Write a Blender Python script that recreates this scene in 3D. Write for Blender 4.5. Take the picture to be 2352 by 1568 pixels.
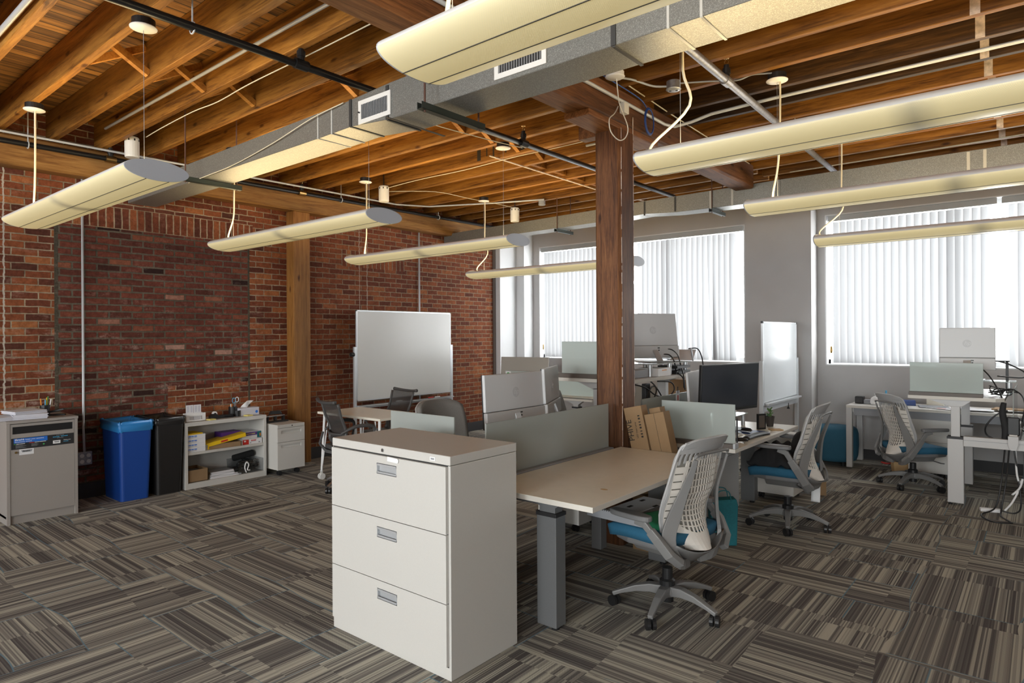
import bpy, math, random
from mathutils import Vector, Matrix
from math import sin, cos, pi, radians as R
random.seed(7)
for o in list(bpy.data.objects): bpy.data.objects.remove(o)
SC = bpy.context.scene
COL = SC.collection
# ---------------------------------------------------------------- camera
cam = bpy.data.objects.new('camera', bpy.data.cameras.new('camera'))
COL.objects.link(cam)
cam.data.sensor_width = 36.0
cam.data.lens = 1482.6 / 2352 * 36.0
cam.data.clip_start = 0.05
cam.data.shift_y = -(784 - 768.2) / 2352
cam.matrix_world = Matrix.Translation((0, 0, 1.57)) @ Matrix.Rotation(R(39.51), 4, 'Z') @ Matrix.Rotation(R(90), 4, 'X') @ Matrix.Rotation(R(-0.327), 4, 'Z')
SC.camera = cam
# ---------------------------------------------------------------- world + exposure
w = bpy.data.worlds.new('sky'); SC.world = w; w.use_nodes = True
w.node_tree.nodes['Background'].inputs[0].default_value = (1.0, 0.988, 0.97, 1)
w.node_tree.nodes['Background'].inputs[1].default_value = 11.0
SC.view_settings.view_transform = 'Standard'
SC.view_settings.look = 'None'
SC.view_settings.gamma = 1.0
SC.view_settings.exposure = 0.75
SC.view_settings.use_curve_mapping = False
SC.cycles.max_bounces = 8
SC.cycles.diffuse_bounces = 4
SC.cycles.transmission_bounces = 8
SC.cycles.transparent_max_bounces = 12
SC.cycles.caustics_reflective = False
SC.cycles.caustics_refractive = False
SC.cycles.sample_clamp_indirect = 6.0

def portal(loc, rot, sx, sy):
    l = bpy.data.lights.new('window_portal', 'AREA'); l.shape = 'RECTANGLE'; l.size = sx; l.size_y = sy
    l.cycles.is_portal = True
    o = bpy.data.objects.new('window_portal', l); COL.objects.link(o); o.location = loc; o.rotation_euler = rot
portal((-5.0, 9.35, 2.11), (R(-90), 0, 0), 3.7, 1.95)
portal((-0.15, 9.35, 2.11), (R(-90), 0, 0), 4.1, 1.95)
for px in (-5.0, -1.0, 3.0):
    portal((px, -5.3, 2.0), (R(90), 0, 0), 2.8, 2.4)
FIX_POWER = 11.0

# ---------------------------------------------------------------- materials
def nt(name):
    m = bpy.data.materials.new(name); m.use_nodes = True
    t = m.node_tree; b = t.nodes['Principled BSDF']
    return m, t, b
def lk(t, a, b): t.links.new(a, b)
def N(t, typ, **kw):
    n = t.nodes.new(typ)
    for k, v in kw.items():
        if k.startswith('i_'):
            key = k[2:]
            n.inputs[int(key) if key.isdigit() else key].default_value = v
        else: setattr(n, k, v)
    return n
def ramp(t, fac, stops, interp='LINEAR'):
    n = t.nodes.new('ShaderNodeValToRGB'); cr = n.color_ramp; cr.interpolation = interp
    while len(cr.elements) < len(stops): cr.elements.new(0.5)
    for e, (p, c) in zip(cr.elements, stops):
        e.position = p; e.color = (*c, 1) if len(c) == 3 else c
    lk(t, fac, n.inputs[0]); return n.outputs[0]
def mth(t, op, a, b=None, c=None):
    n = t.nodes.new('ShaderNodeMath'); n.operation = op
    for i, v in enumerate((a, b, c)):
        if v is None: continue
        if isinstance(v, (int, float)): n.inputs[i].default_value = v
        else: lk(t, v, n.inputs[i])
    return n.outputs[0]
def mixc(t, f, a, b, mode='MIX'):
    n = t.nodes.new('ShaderNodeMix'); n.data_type = 'RGBA'; n.blend_type = mode
    for i, v in ((0, f), (6, a), (7, b)):
        if isinstance(v, (int, float)): n.inputs[i].default_value = v
        elif isinstance(v, tuple): n.inputs[i].default_value = (*v, 1)
        else: lk(t, v, n.inputs[i])
    return n.outputs[2]
def bump(t, b, h, s=0.3, d=0.01):
    n = N(t, 'ShaderNodeBump', i_Strength=s, i_Distance=d)
    lk(t, h, n.inputs['Height']); lk(t, n.outputs[0], b.inputs['Normal'])
def objco(t): return t.nodes.new('ShaderNodeTexCoord').outputs['Object']
def worldco(t): return t.nodes.new('ShaderNodeNewGeometry').outputs['Position']

def plain(name, col, rough=0.5, metal=0.0, var=0.0, scale=60, bmp=0.0, spec=None, emit=None, sheen=0):
    m, t, b = nt(name)
    b.inputs['Base Color'].default_value = (*col, 1); b.inputs['Roughness'].default_value = rough
    b.inputs['Metallic'].default_value = metal
    if spec is not None: b.inputs['Specular IOR Level'].default_value = spec
    if emit: b.inputs['Emission Color'].default_value = (*emit[0], 1); b.inputs['Emission Strength'].default_value = emit[1]
    if var or bmp:
        n = N(t, 'ShaderNodeTexNoise', i_Scale=scale, i_Detail=4.0)
        lk(t, objco(t), n.inputs['Vector'])
        if var:
            c = ramp(t, n.outputs[0], [(0.3, tuple(x * (1 - var) for x in col)), (0.7, tuple(min(1, x * (1 + var)) for x in col))])
            lk(t, c, b.inputs['Base Color'])
        if bmp: bump(t, b, n.outputs[0], bmp, 0.004)
    return m

def wood(name, dark, mid, light, axis='X', scale=1.0, rough=0.55, stain=0.35):
    m, t, b = nt(name)
    tc = t.nodes.new('ShaderNodeTexCoord'); oi = t.nodes.new('ShaderNodeObjectInfo')
    mp = t.nodes.new('ShaderNodeMapping')
    s = [15.0, 15.0, 15.0]; s['XYZ'.index(axis)] = 0.9
    mp.inputs['Scale'].default_value = [v * scale for v in s]
    lk(t, tc.outputs['Object'], mp.inputs['Vector'])
    cmb = t.nodes.new('ShaderNodeCombineXYZ')
    r3 = mth(t, 'MULTIPLY', oi.outputs['Random'], 37.0)
    for i in range(3): lk(t, r3, cmb.inputs[i])
    add = N(t, 'ShaderNodeVectorMath', operation='ADD'); lk(t, mp.outputs[0], add.inputs[0]); lk(t, cmb.outputs[0], add.inputs[1])
    n1 = N(t, 'ShaderNodeTexNoise', i_Scale=1.0, i_Detail=7.0, i_Roughness=0.6, i_Distortion=1.6); lk(t, add.outputs[0], n1.inputs['Vector'])
    wv = N(t, 'ShaderNodeTexNoise', i_Scale=5.0, i_Detail=5.0, i_Roughness=0.7, i_Distortion=0.6); lk(t, add.outputs[0], wv.inputs['Vector'])
    f = mth(t, 'ADD', mth(t, 'MULTIPLY', n1.outputs[0], 0.55), mth(t, 'MULTIPLY', wv.outputs[0], 0.45))
    c = ramp(t, f, [(0.36, dark), (0.5, mid), (0.66, light)])
    # large old stains
    n2 = N(t, 'ShaderNodeTexNoise', i_Scale=0.9, i_Detail=3.0)
    mp2 = t.nodes.new('ShaderNodeMapping'); s2 = [2.2] * 3; s2['XYZ'.index(axis)] = 0.5
    mp2.inputs['Scale'].default_value = s2; lk(t, tc.outputs['Object'], mp2.inputs['Vector'])
    add2 = N(t, 'ShaderNodeVectorMath', operation='ADD'); lk(t, mp2.outputs[0], add2.inputs[0]); lk(t, cmb.outputs[0], add2.inputs[1])
    lk(t, add2.outputs[0], n2.inputs['Vector'])
    st = ramp(t, n2.outputs[0], [(0.40, (1 - stain,) * 3), (0.56, (1, 1, 1))])
    c = mixc(t, 1.0, c, st, 'MULTIPLY')
    # knots
    mp3 = t.nodes.new('ShaderNodeMapping'); s3 = [5.5] * 3; s3['XYZ'.index(axis)] = 2.2
    mp3.inputs['Scale'].default_value = s3; lk(t, tc.outputs['Object'], mp3.inputs['Vector'])
    add3 = N(t, 'ShaderNodeVectorMath', operation='ADD'); lk(t, mp3.outputs[0], add3.inputs[0]); lk(t, cmb.outputs[0], add3.inputs[1])
    vo = N(t, 'ShaderNodeTexVoronoi', i_Scale=1.0); lk(t, add3.outputs[0], vo.inputs['Vector'])
    kd = mth(t, 'ADD', vo.outputs['Distance'], mth(t, 'MULTIPLY', wv.outputs[0], 0.10))
    c = mixc(t, 1.0, c, ramp(t, kd, [(0.10, (0.30, 0.22, 0.18)), (0.17, (1, 1, 1))]), 'MULTIPLY')
    v = mth(t, 'ADD', mth(t, 'MULTIPLY', oi.outputs['Random'], 0.35), 0.80)
    cv = t.nodes.new('ShaderNodeCombineColor')
    for i in range(3): lk(t, v, cv.inputs[i])
    c = mixc(t, 1.0, c, cv.outputs[0], 'MULTIPLY')
    lk(t, c, b.inputs['Base Color']); b.inputs['Roughness'].default_value = rough
    b.inputs['Specular IOR Level'].default_value = 0.3
    bump(t, b, f, 0.35, 0.004)
    return m

M = {}
M['joist'] = wood('joist_wood', (0.095, 0.033, 0.007), (0.30, 0.125, 0.021), (0.46, 0.215, 0.040), 'X')
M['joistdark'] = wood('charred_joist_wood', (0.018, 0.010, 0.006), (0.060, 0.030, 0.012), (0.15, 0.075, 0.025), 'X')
M['beam'] = wood('beam_wood', (0.09, 0.035, 0.014), (0.21, 0.085, 0.032), (0.34, 0.155, 0.062), 'Y', 1.2, 0.6, 0.5)
M['wallbeam'] = wood('wall_beam_wood', (0.20, 0.085, 0.022), (0.38, 0.185, 0.055), (0.50, 0.28, 0.09), 'Y', 0.9)
M['post'] = wood('post_wood', (0.045, 0.016, 0.007), (0.135, 0.052, 0.019), (0.25, 0.110, 0.042), 'Z', 1.5, 0.5, 0.5)
M['wallpost'] = wood('wall_post_wood', (0.19, 0.075, 0.018), (0.33, 0.145, 0.035), (0.42, 0.20, 0.06), 'Z', 0.9)
M['brace'] = wood('brace_wood', (0.34, 0.13, 0.022), (0.50, 0.21, 0.04), (0.62, 0.30, 0.07), 'X')

def deck_mat():
    m, t, b = nt('ceiling_planks')
    sp = t.nodes.new('ShaderNodeSeparateXYZ'); lk(t, worldco(t), sp.inputs[0])
    px = mth(t, 'DIVIDE', sp.outputs[0], 0.105)
    idx = mth(t, 'FLOOR', px); fr = mth(t, 'FRACT', px)
    wn = N(t, 'ShaderNodeTexWhiteNoise', noise_dimensions='1D'); lk(t, idx, wn.inputs['W'])
    cb = t.nodes.new('ShaderNodeCombineXYZ')
    lk(t, mth(t, 'MULTIPLY', sp.outputs[0], 14.0), cb.inputs[0]); lk(t, mth(t, 'MULTIPLY', sp.outputs[1], 1.3), cb.inputs[1]); lk(t, mth(t, 'MULTIPLY', wn.outputs[0], 50.0), cb.inputs[2])
    n = N(t, 'ShaderNodeTexNoise', i_Scale=1.0, i_Detail=6.0, i_Distortion=1.0); lk(t, cb.outputs[0], n.inputs['Vector'])
    c = ramp(t, n.outputs[0], [(0.34, (0.09, 0.036, 0.009)), (0.5, (0.22, 0.098, 0.022)), (0.66, (0.34, 0.160, 0.036))])
    v = mth(t, 'ADD', mth(t, 'MULTIPLY', wn.outputs[0], 0.6), 0.6)
    cv = t.nodes.new('ShaderNodeCombineColor')
    for i in range(3): lk(t, v, cv.inputs[i])
    c = mixc(t, 1.0, c, cv.outputs[0], 'MULTIPLY')
    g = mth(t, 'LESS_THAN', fr, 0.10)
    c = mixc(t, g, c, (0.012, 0.005, 0.002))
    lk(t, c, b.inputs['Base Color']); b.inputs['Roughness'].default_value = 0.6
    bump(t, b, mth(t, 'SUBTRACT', 1.0, g), 0.6, 0.01)
    return m
M['deck'] = deck_mat()

def brick_mat():
    m, t, b = nt('old_brick')
    sp = t.nodes.new('ShaderNodeSeparateXYZ'); lk(t, worldco(t), sp.inputs[0])
    Y, Z = sp.outputs[1], sp.outputs[2]
    def layer(bw, rh, mort, vert, cols, mcol, off, smooth=0.35):
        cb = t.nodes.new('ShaderNodeCombineXYZ')
        jn = N(t, 'ShaderNodeTexNoise', i_Scale=9.0, i_Detail=2.0); lk(t, worldco(t), jn.inputs['Vector'])
        j = mth(t, 'MULTIPLY', mth(t, 'SUBTRACT', jn.outputs[0], 0.5), 0.013)
        a = mth(t, 'ADD', mth(t, 'ADD', Z if vert else Y, 20.0 + off), j)
        c_ = mth(t, 'ADD', mth(t, 'ADD', Y if vert else Z, 3.0), j)
        lk(t, a, cb.inputs[0]); lk(t, c_, cb.inputs[1])
        bk = N(t, 'ShaderNodeTexBrick', offset=0.0 if vert else 0.5, squash=1.0)
        bk.inputs['Color1'].default_value = (0, 0, 0, 1); bk.inputs['Color2'].default_value = (1, 1, 1, 1); bk.inputs['Mortar'].default_value = (0.5, 0.5, 0.5, 1)
        bk.inputs['Scale'].default_value = 1.0; bk.inputs['Mortar Size'].default_value = mort; bk.inputs['Mortar Smooth'].default_value = smooth
        bk.inputs['Brick Width'].default_value = bw; bk.inputs['Row Height'].default_value = rh
        lk(t, cb.outputs[0], bk.inputs['Vector'])
        sr = t.nodes.new('ShaderNodeSeparateColor'); lk(t, bk.outputs['Color'], sr.inputs[0])
        bc = ramp(t, sr.outputs[0], cols)
        return bc, bk.outputs['Fac']
    outer = [(0.0, (0.085, 0.030, 0.020)), (0.2, (0.145, 0.044, 0.024)), (0.5, (0.205, 0.062, 0.028)), (0.8, (0.265, 0.084, 0.034)), (1.0, (0.36, 0.135, 0.05))]
    inner = [(0.0, (0.030, 0.015, 0.013)), (0.05, (0.105, 0.034, 0.024)), (0.5, (0.155, 0.046, 0.031)), (0.90, (0.185, 0.056, 0.034)), (0.96, (0.25, 0.09, 0.05)), (1.0, (0.42, 0.25, 0.20))]
    mo, mi = (0.30, 0.235, 0.165), (0.125, 0.108, 0.08)
    c1, f1 = layer(0.205, 0.0665, 0.0065, False, outer, mo, 0.0)
    c2, f2 = layer(0.212, 0.067, 0.010, False, inner, mi, 0.05)
    c3, f3 = layer(0.22, 0.072, 0.008, True, outer, mo, 0.0)
    def band(v, lo, hi): return mth(t, 'MULTIPLY', mth(t, 'GREATER_THAN', v, lo), mth(t, 'LESS_THAN', v, hi))
    infill = mth(t, 'MULTIPLY', band(Y, 1.97, 3.90), mth(t, 'GREATER_THAN', mth(t, 'ADD', mth(t, 'SUBTRACT', 2.66, Z), 0.0), 0.0))
    low = mth(t, 'MULTIPLY', mth(t, 'GREATER_THAN', Y, 2.98), mth(t, 'LESS_THAN', Z, 1.04))
    infill = mth(t, 'MULTIPLY', infill, mth(t, 'SUBTRACT', 1.0, low))
    sold = mth(t, 'MULTIPLY', band(Y, 1.95, 3.95), band(Z, 2.66, 2.88))
    sold2 = mth(t, 'MULTIPLY', band(Y, 5.2, 6.3), band(Z, 2.50, 2.72))
    sold = mth(t, 'MAXIMUM', sold, sold2)
    far = mth(t, 'GREATER_THAN', Y, 4.6)
    # mortar
    nm = N(t, 'ShaderNodeTexNoise', i_Scale=3.0, i_Detail=5.0); lk(t, worldco(t), nm.inputs['Vector'])
    mo_c = ramp(t, nm.outputs[0], [(0.35, (0.20, 0.155, 0.105)), (0.65, (0.42, 0.34, 0.235))])
    mo_c = mixc(t, mth(t, 'MULTIPLY', far, 0.75), mo_c, (0.23, 0.175, 0.12))
    mi_c = ramp(t, nm.outputs[0], [(0.3, (0.085, 0.072, 0.052)), (0.7, (0.15, 0.13, 0.098))])
    c1 = mixc(t, mth(t, 'MULTIPLY', far, 0.35), c1, (0.15, 0.047, 0.027))
    A = mixc(t, f1, c1, mo_c); B = mixc(t, f2, c2, mi_c); Cc = mixc(t, f3, c3, mo_c)
    c = mixc(t, infill, A, B); c = mixc(t, sold, c, Cc)
    fh = mth(t, 'ADD', mth(t, 'MULTIPLY', f1, mth(t, 'SUBTRACT', 1.0, infill)), mth(t, 'MULTIPLY', f2, infill))
    # dark mortar band round the blocked opening
    def near(v, x, wd): return mth(t, 'LESS_THAN', mth(t, 'ABSOLUTE', mth(t, 'SUBTRACT', v, x)), wd)
    bandm = mth(t, 'MULTIPLY', mth(t, 'MAXIMUM', near(Y, 1.975, 0.016), near(Y, 3.895, 0.012)), mth(t, 'LESS_THAN', Z, 2.66))
    c = mixc(t, bandm, c, (0.085, 0.075, 0.055))
    # fine variation
    nf = N(t, 'ShaderNodeTexNoise', i_Scale=28.0, i_Detail=6.0, i_Roughness=0.7); lk(t, worldco(t), nf.inputs['Vector'])
    c = mixc(t, 1.0, c, ramp(t, nf.outputs[0], [(0.3, (0.66, 0.64, 0.62)), (0.7, (1.28, 1.25, 1.2))]), 'MULTIPLY')
    # pale scuffs low down on the wall and near the left edge
    ns = N(t, 'ShaderNodeTexNoise', i_Scale=5.5, i_Detail=6.0, i_Roughness=0.65)
    cs = t.nodes.new('ShaderNodeCombineXYZ'); lk(t, mth(t, 'MULTIPLY', Y, 0.7), cs.inputs[0]); lk(t, mth(t, 'MULTIPLY', Z, 2.4), cs.inputs[1])
    lk(t, cs.outputs[0], ns.inputs['Vector'])
    zone = mth(t, 'MULTIPLY', ramp(t, mth(t, 'DIVIDE', Z, 3.4), [(0.16, (0.7,) * 3), (0.30, (1, 1, 1)), (0.42, (0.75,) * 3), (0.6, (0.25,) * 3), (0.8, (0.2,) * 3)]),
               ramp(t, mth(t, 'DIVIDE', Y, 8.0), [(0.20, (1, 1, 1)), (0.30, (0.88,) * 3), (0.5, (0.75,) * 3), (0.56, (0.0,) * 3)]))
    sc = mth(t, 'MULTIPLY', ramp(t, ns.outputs[0], [(0.53, (0, 0, 0)), (0.66, (1, 1, 1))]), zone)
    sc = mth(t, 'MULTIPLY', sc, ramp(t, nf.outputs[0], [(0.40, (0, 0, 0)), (0.58, (0.85,) * 3)]))
    c = mixc(t, mth(t, 'MULTIPLY', sc, mth(t, 'SUBTRACT', 1.0, mth(t, 'MULTIPLY', fh, 0.6))), c, (0.46, 0.33, 0.27))
    # painted drip lines
    nd = N(t, 'ShaderNodeTexNoise', i_Scale=22.0, i_Detail=3.0); lk(t, worldco(t), nd.inputs['Vector'])
    dj = mth(t, 'MULTIPLY', mth(t, 'SUBTRACT', nd.outputs[0], 0.5), 0.03)
    yj = mth(t, 'ADD', Y, dj)
    l1 = near(yj, 1.575, 0.007)
    l2 = mth(t, 'MULTIPLY', mth(t, 'MAXIMUM', near(yj, 5.49, 0.006), near(yj, 5.62, 0.006)), mth(t, 'GREATER_THAN', Z, 1.85))
    c = mixc(t, mth(t, 'MULTIPLY', mth(t, 'MAXIMUM', l1, mth(t, 'MULTIPLY', l2, 0.6)), 0.85), c, (0.55, 0.5, 0.42))
    lk(t, c, b.inputs['Base Color']); b.inputs['Roughness'].default_value = 0.85
    b.inputs['Specular IOR Level'].default_value = 0.2
    h = mth(t, 'ADD', mth(t, 'SUBTRACT', 1.0, fh), mth(t, 'MULTIPLY', nf.outputs[0], 0.35))
    bump(t, b, h, 0.6, 0.008)
    return m
M['brick'] = brick_mat()

def carpet_mat():
    m, t, b = nt('striped_carpet_tile')
    sp = t.nodes.new('ShaderNodeSeparateXYZ'); lk(t, worldco(t), sp.inputs[0])
    X, Y = mth(t, 'ADD', sp.outputs[0], 40.13), mth(t, 'ADD', sp.outputs[1], 40.31)
    def wn(a, b_, c_=0.0):
        cb = t.nodes.new('ShaderNodeCombineXYZ')
        for i, v in enumerate((a, b_, c_)):
            if isinstance(v, float): cb.inputs[i].default_value = v
            else: lk(t, v, cb.inputs[i])
        n = N(t, 'ShaderNodeTexWhiteNoise', noise_dimensions='3D'); lk(t, cb.outputs[0], n.inputs['Vector'])
        return n.outputs['Value']
    # slow curving so that some patch edges bow
    nw = N(t, 'ShaderNodeTexNoise', i_Scale=1.1, i_Detail=1.0); lk(t, worldco(t), nw.inputs['Vector'])
    wob = mth(t, 'MULTIPLY', mth(t, 'SUBTRACT', nw.outputs[0], 0.5), 0.22)
    Xw = mth(t, 'ADD', X, wob); Yw = mth(t, 'SUBTRACT', Y, wob)
    def patches(A, Bv, ra, rb, seed):
        i = mth(t, 'FLOOR', mth(t, 'DIVIDE', A, ra))
        sh = mth(t, 'MULTIPLY', wn(i, seed, 1.0), rb)
        q = mth(t, 'DIVIDE', mth(t, 'ADD', Bv, sh), rb)
        j = mth(t, 'FLOOR', q)
        # distance to the patch edge
        fa = mth(t, 'MULTIPLY', mth(t, 'ABSOLUTE', mth(t, 'SUBTRACT', mth(t, 'FRACT', mth(t, 'DIVIDE', A, ra)), 0.5)), 2.0)
        fb = mth(t, 'MULTIPLY', mth(t, 'ABSOLUTE', mth(t, 'SUBTRACT', mth(t, 'FRACT', q), 0.5)), 2.0)
        ea = mth(t, 'MULTIPLY', mth(t, 'SUBTRACT', 1.0, fa), ra * 0.5)
        eb = mth(t, 'MULTIPLY', mth(t, 'SUBTRACT', 1.0, fb), rb * 0.5)
        return i, j, mth(t, 'MINIMUM', ea, eb)
    i1, j1, e1 = patches(Xw, Y, 0.52, 0.78, 3.0)
    i2, j2, e2 = patches(Yw, X, 0.34, 0.66, 7.0)
    sel = mth(t, 'GREATER_THAN', wn(mth(t, 'FLOOR', mth(t, 'DIVIDE', Xw, 1.04)), mth(t, 'FLOOR', mth(t, 'DIVIDE', Yw, 1.02)), 5.0), 0.5)
    def sm(a, b_): return mth(t, 'ADD', mth(t, 'MULTIPLY', a, mth(t, 'SUBTRACT', 1.0, sel)), mth(t, 'MULTIPLY', b_, sel))
    I, J, E = sm(i1, i2), sm(j1, j2), sm(e1, e2)
    rnd = wn(I, J, sel); rnd2 = wn(J, I, 9.0)
    dirn = mth(t, 'GREATER_THAN', rnd, 0.5)          # 1: stripes run along Y
    across = mth(t, 'ADD', mth(t, 'MULTIPLY', X, dirn), mth(t, 'MULTIPLY', Y, mth(t, 'SUBTRACT', 1.0, dirn)))
    along = mth(t, 'ADD', mth(t, 'MULTIPLY', Y, dirn), mth(t, 'MULTIPLY', X, mth(t, 'SUBTRACT', 1.0, dirn)))
    off = mth(t, 'MULTIPLY', rnd2, 31.0)
    cseg = mth(t, 'FLOOR', mth(t, 'MULTIPLY', mth(t, 'ADD', along, mth(t, 'MULTIPLY', rnd, 3.0)), 1.3))
    fine = wn(mth(t, 'FLOOR', mth(t, 'MULTIPLY', mth(t, 'ADD', across, off), 150.0)), cseg, off)
    mid = wn(mth(t, 'FLOOR', mth(t, 'MULTIPLY', mth(t, 'ADD', across, off), 34.0)), cseg, 2.0)
    wide = wn(mth(t, 'FLOOR', mth(t, 'MULTIPLY', mth(t, 'ADD', across, off), 11.0)), off, 4.0)
    v = mth(t, 'ADD', mth(t, 'ADD', mth(t, 'MULTIPLY', fine, 0.42), mth(t, 'MULTIPLY', mid, 0.36)), mth(t, 'MULTIPLY', wide, 0.22))
    c = ramp(t, v, [(0.22, (0.105, 0.096, 0.092)), (0.42, (0.185, 0.172, 0.160)), (0.56, (0.31, 0.290, 0.252)), (0.78, (0.53, 0.505, 0.42))])
    # knit: small alternating loops
    kn = mth(t, 'MULTIPLY', mth(t, 'SINE', mth(t, 'MULTIPLY', along, 900.0)), mth(t, 'SINE', mth(t, 'MULTIPLY', across, 1250.0)))
    kk = mth(t, 'ADD', mth(t, 'MULTIPLY', kn, 0.38), 0.98)
    ck = t.nodes.new('ShaderNodeCombineColor')
    for i in range(3): lk(t, kk, ck.inputs[i])
    c = mixc(t, 1.0, c, ck.outputs[0], 'MULTIPLY')
    blue = mth(t, 'MULTIPLY', mth(t, 'LESS_THAN', E, 0.0035), mth(t, 'GREATER_THAN', wn(mth(t, 'FLOOR', mth(t, 'MULTIPLY', X, 2.1)), mth(t, 'FLOOR', mth(t, 'MULTIPLY', Y, 1.9)), 11.0), 0.45))
    c = mixc(t, mth(t, 'MULTIPLY', blue, 0.8), c, (0.15, 0.26, 0.33))
    lk(t, c, b.inputs['Base Color']); b.inputs['Roughness'].default_value = 0.95
    b.inputs['Specular IOR Level'].default_value = 0.1
    bump(t, b, mth(t, 'ADD', mth(t, 'MULTIPLY', kn, 0.5), v), 0.35, 0.003)
    return m
M['carpet'] = carpet_mat()

def galv(name, base, sc=160.0):
    m, t, b = nt(name)
    v = N(t, 'ShaderNodeTexVoronoi', i_Scale=sc); lk(t, objco(t), v.inputs['Vector'])
    s = t.nodes.new('ShaderNodeSeparateColor'); lk(t, v.outputs['Color'], s.inputs[0])
    c = ramp(t, s.outputs[0], [(0.0, tuple(x * 0.78 for x in base)), (0.7, base), (1.0, tuple(min(1, x * 1.5) for x in base))])
    lk(t, c, b.inputs['Base Color']); b.inputs['Metallic'].default_value = 0.55; b.inputs['Roughness'].default_value = 0.42
    return m
M['duct'] = galv('galvanised_duct', (0.27, 0.272, 0.255), 330.0)
M['ductseam'] = plain('duct_sealant', (0.50, 0.50, 0.48), 0.7)
M['ductdark'] = plain('dark_seam', (0.04, 0.04, 0.04), 0.5)

def frosted():
    m, t, b = nt('frosted_green_glass')
    t.nodes.remove(b); out = t.nodes['Material Output']
    tl = t.nodes.new('ShaderNodeBsdfTranslucent'); tl.inputs[0].default_value = (0.90, 0.975, 0.94, 1)
    df = t.nodes.new('ShaderNodeBsdfDiffuse'); df.inputs[0].default_value = (0.89, 0.96, 0.92, 1)
    gs = t.nodes.new('ShaderNodeBsdfGlossy'); gs.inputs['Roughness'].default_value = 0.08
    rf = t.nodes.new('ShaderNodeBsdfRefraction'); rf.inputs[0].default_value = (0.86, 0.96, 0.92, 1); rf.inputs['Roughness'].default_value = 0.22; rf.inputs['IOR'].default_value = 1.02
    m1 = t.nodes.new('ShaderNodeMixShader'); m1.inputs[0].default_value = 0.5; lk(t, tl.outputs[0], m1.inputs[1]); lk(t, df.outputs[0], m1.inputs[2])
    m2 = t.nodes.new('ShaderNodeMixShader'); m2.inputs[0].default_value = 0.28; lk(t, m1.outputs[0], m2.inputs[1]); lk(t, rf.outputs[0], m2.inputs[2])
    fr = N(t, 'ShaderNodeFresnel', i_IOR=1.45)
    m3 = t.nodes.new('ShaderNodeMixShader'); lk(t, fr.outputs[0], m3.inputs[0]); lk(t, m2.outputs[0], m3.inputs[1]); lk(t, gs.outputs[0], m3.inputs[2])
    lk(t, m3.outputs[0], out.inputs[0])
    return m
M['frost'] = frosted()
def clear(name, tint=(0.9, 0.97, 0.95), op=0.12):
    m, t, b = nt(name); t.nodes.remove(b); out = t.nodes['Material Output']
    tr = t.nodes.new('ShaderNodeBsdfTransparent'); tr.inputs[0].default_value = (*tint, 1)
    gs = t.nodes.new('ShaderNodeBsdfGlossy'); gs.inputs['Roughness'].default_value = 0.04
    mx = t.nodes.new('ShaderNodeMixShader'); mx.inputs[0].default_value = op
    lk(t, tr.outputs[0], mx.inputs[1]); lk(t, gs.outputs[0], mx.inputs[2]); lk(t, mx.outputs[0], out.inputs[0]); return m
M['pane'] = clear('window_glass', (0.97, 0.99, 1.0), 0.06)
M['clearbox'] = clear('clear_acrylic', (0.72, 0.74, 0.76), 0.15)
def vane_mat():
    m, t, b = nt('white_blind_vane'); t.nodes.remove(b); out = t.nodes['Material Output']
    tl = t.nodes.new('ShaderNodeBsdfTranslucent'); tl.inputs[0].default_value = (0.10, 0.102, 0.106, 1)
    df = t.nodes.new('ShaderNodeBsdfDiffuse'); df.inputs[0].default_value = (0.85, 0.85, 0.85, 1)
    mx = t.nodes.new('ShaderNodeMixShader'); mx.inputs[0].default_value = 0.35
    lk(t, tl.outputs[0], mx.inputs[1]); lk(t, df.outputs[0], mx.inputs[2]); lk(t, mx.outputs[0], out.inputs[0]); return m
M['vane'] = vane_mat()
def meshfab(name, col, op):
    m, t, b = nt(name); out = t.nodes['Material Output']
    b.inputs['Base Color'].default_value = (*col, 1); b.inputs['Roughness'].default_value = 0.6
    tr = t.nodes.new('ShaderNodeBsdfTransparent'); mx = t.nodes.new('ShaderNodeMixShader'); mx.inputs[0].default_value = op
    lk(t, tr.outputs[0], mx.inputs[1]); lk(t, b.outputs[0], mx.inputs[2]); lk(t, mx.outputs[0], out.inputs[0]); return m
M['mesh'] = meshfab('dark_mesh_fabric', (0.055, 0.052, 0.050), 0.82)
def perf_mat():
    m, t, b = nt('perforated_lamp_shade')
    sp = t.nodes.new('ShaderNodeSeparateXYZ'); lk(t, objco(t), sp.inputs[0])
    d = mth(t, 'MULTIPLY', mth(t, 'SINE', mth(t, 'MULTIPLY', sp.outputs[0], 900.0)), mth(t, 'SINE', mth(t, 'MULTIPLY', sp.outputs[1], 900.0)))
    h = mth(t, 'GREATER_THAN', d, 0.2)
    # two tubes and the socket gap between them
    gap = mth(t, 'ABSOLUTE', mth(t, 'ADD', sp.outputs[0], -0.0))
    g = ramp(t, gap, [(0.0, (0.30,) * 3), (0.10, (1, 1, 1)), (1.0, (1, 1, 1))])
    b.inputs['Base Color'].default_value = (0.66, 0.65, 0.60, 1); b.inputs['Roughness'].default_value = 0.35
    c = mixc(t, mth(t, 'MULTIPLY', h, 0.25), (0.66, 0.60, 0.42), (0.34, 0.29, 0.17)); lk(t, c, b.inputs['Base Color'])
    e = mth(t, 'MULTIPLY', mth(t, 'ADD', mth(t, 'MULTIPLY', h, 0.14), 0.17), g)
    b.inputs['Emission Color'].default_value = (1.0, 0.80, 0.36, 1); lk(t, e, b.inputs['Emission Strength'])
    return m
M['shade'] = perf_mat()
M['shadecap'] = plain('lamp_end_cap', (0.50, 0.52, 0.56), 0.4)
M['lampline'] = plain('lamp_joint', (0.10, 0.09, 0.07), 0.6)
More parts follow.
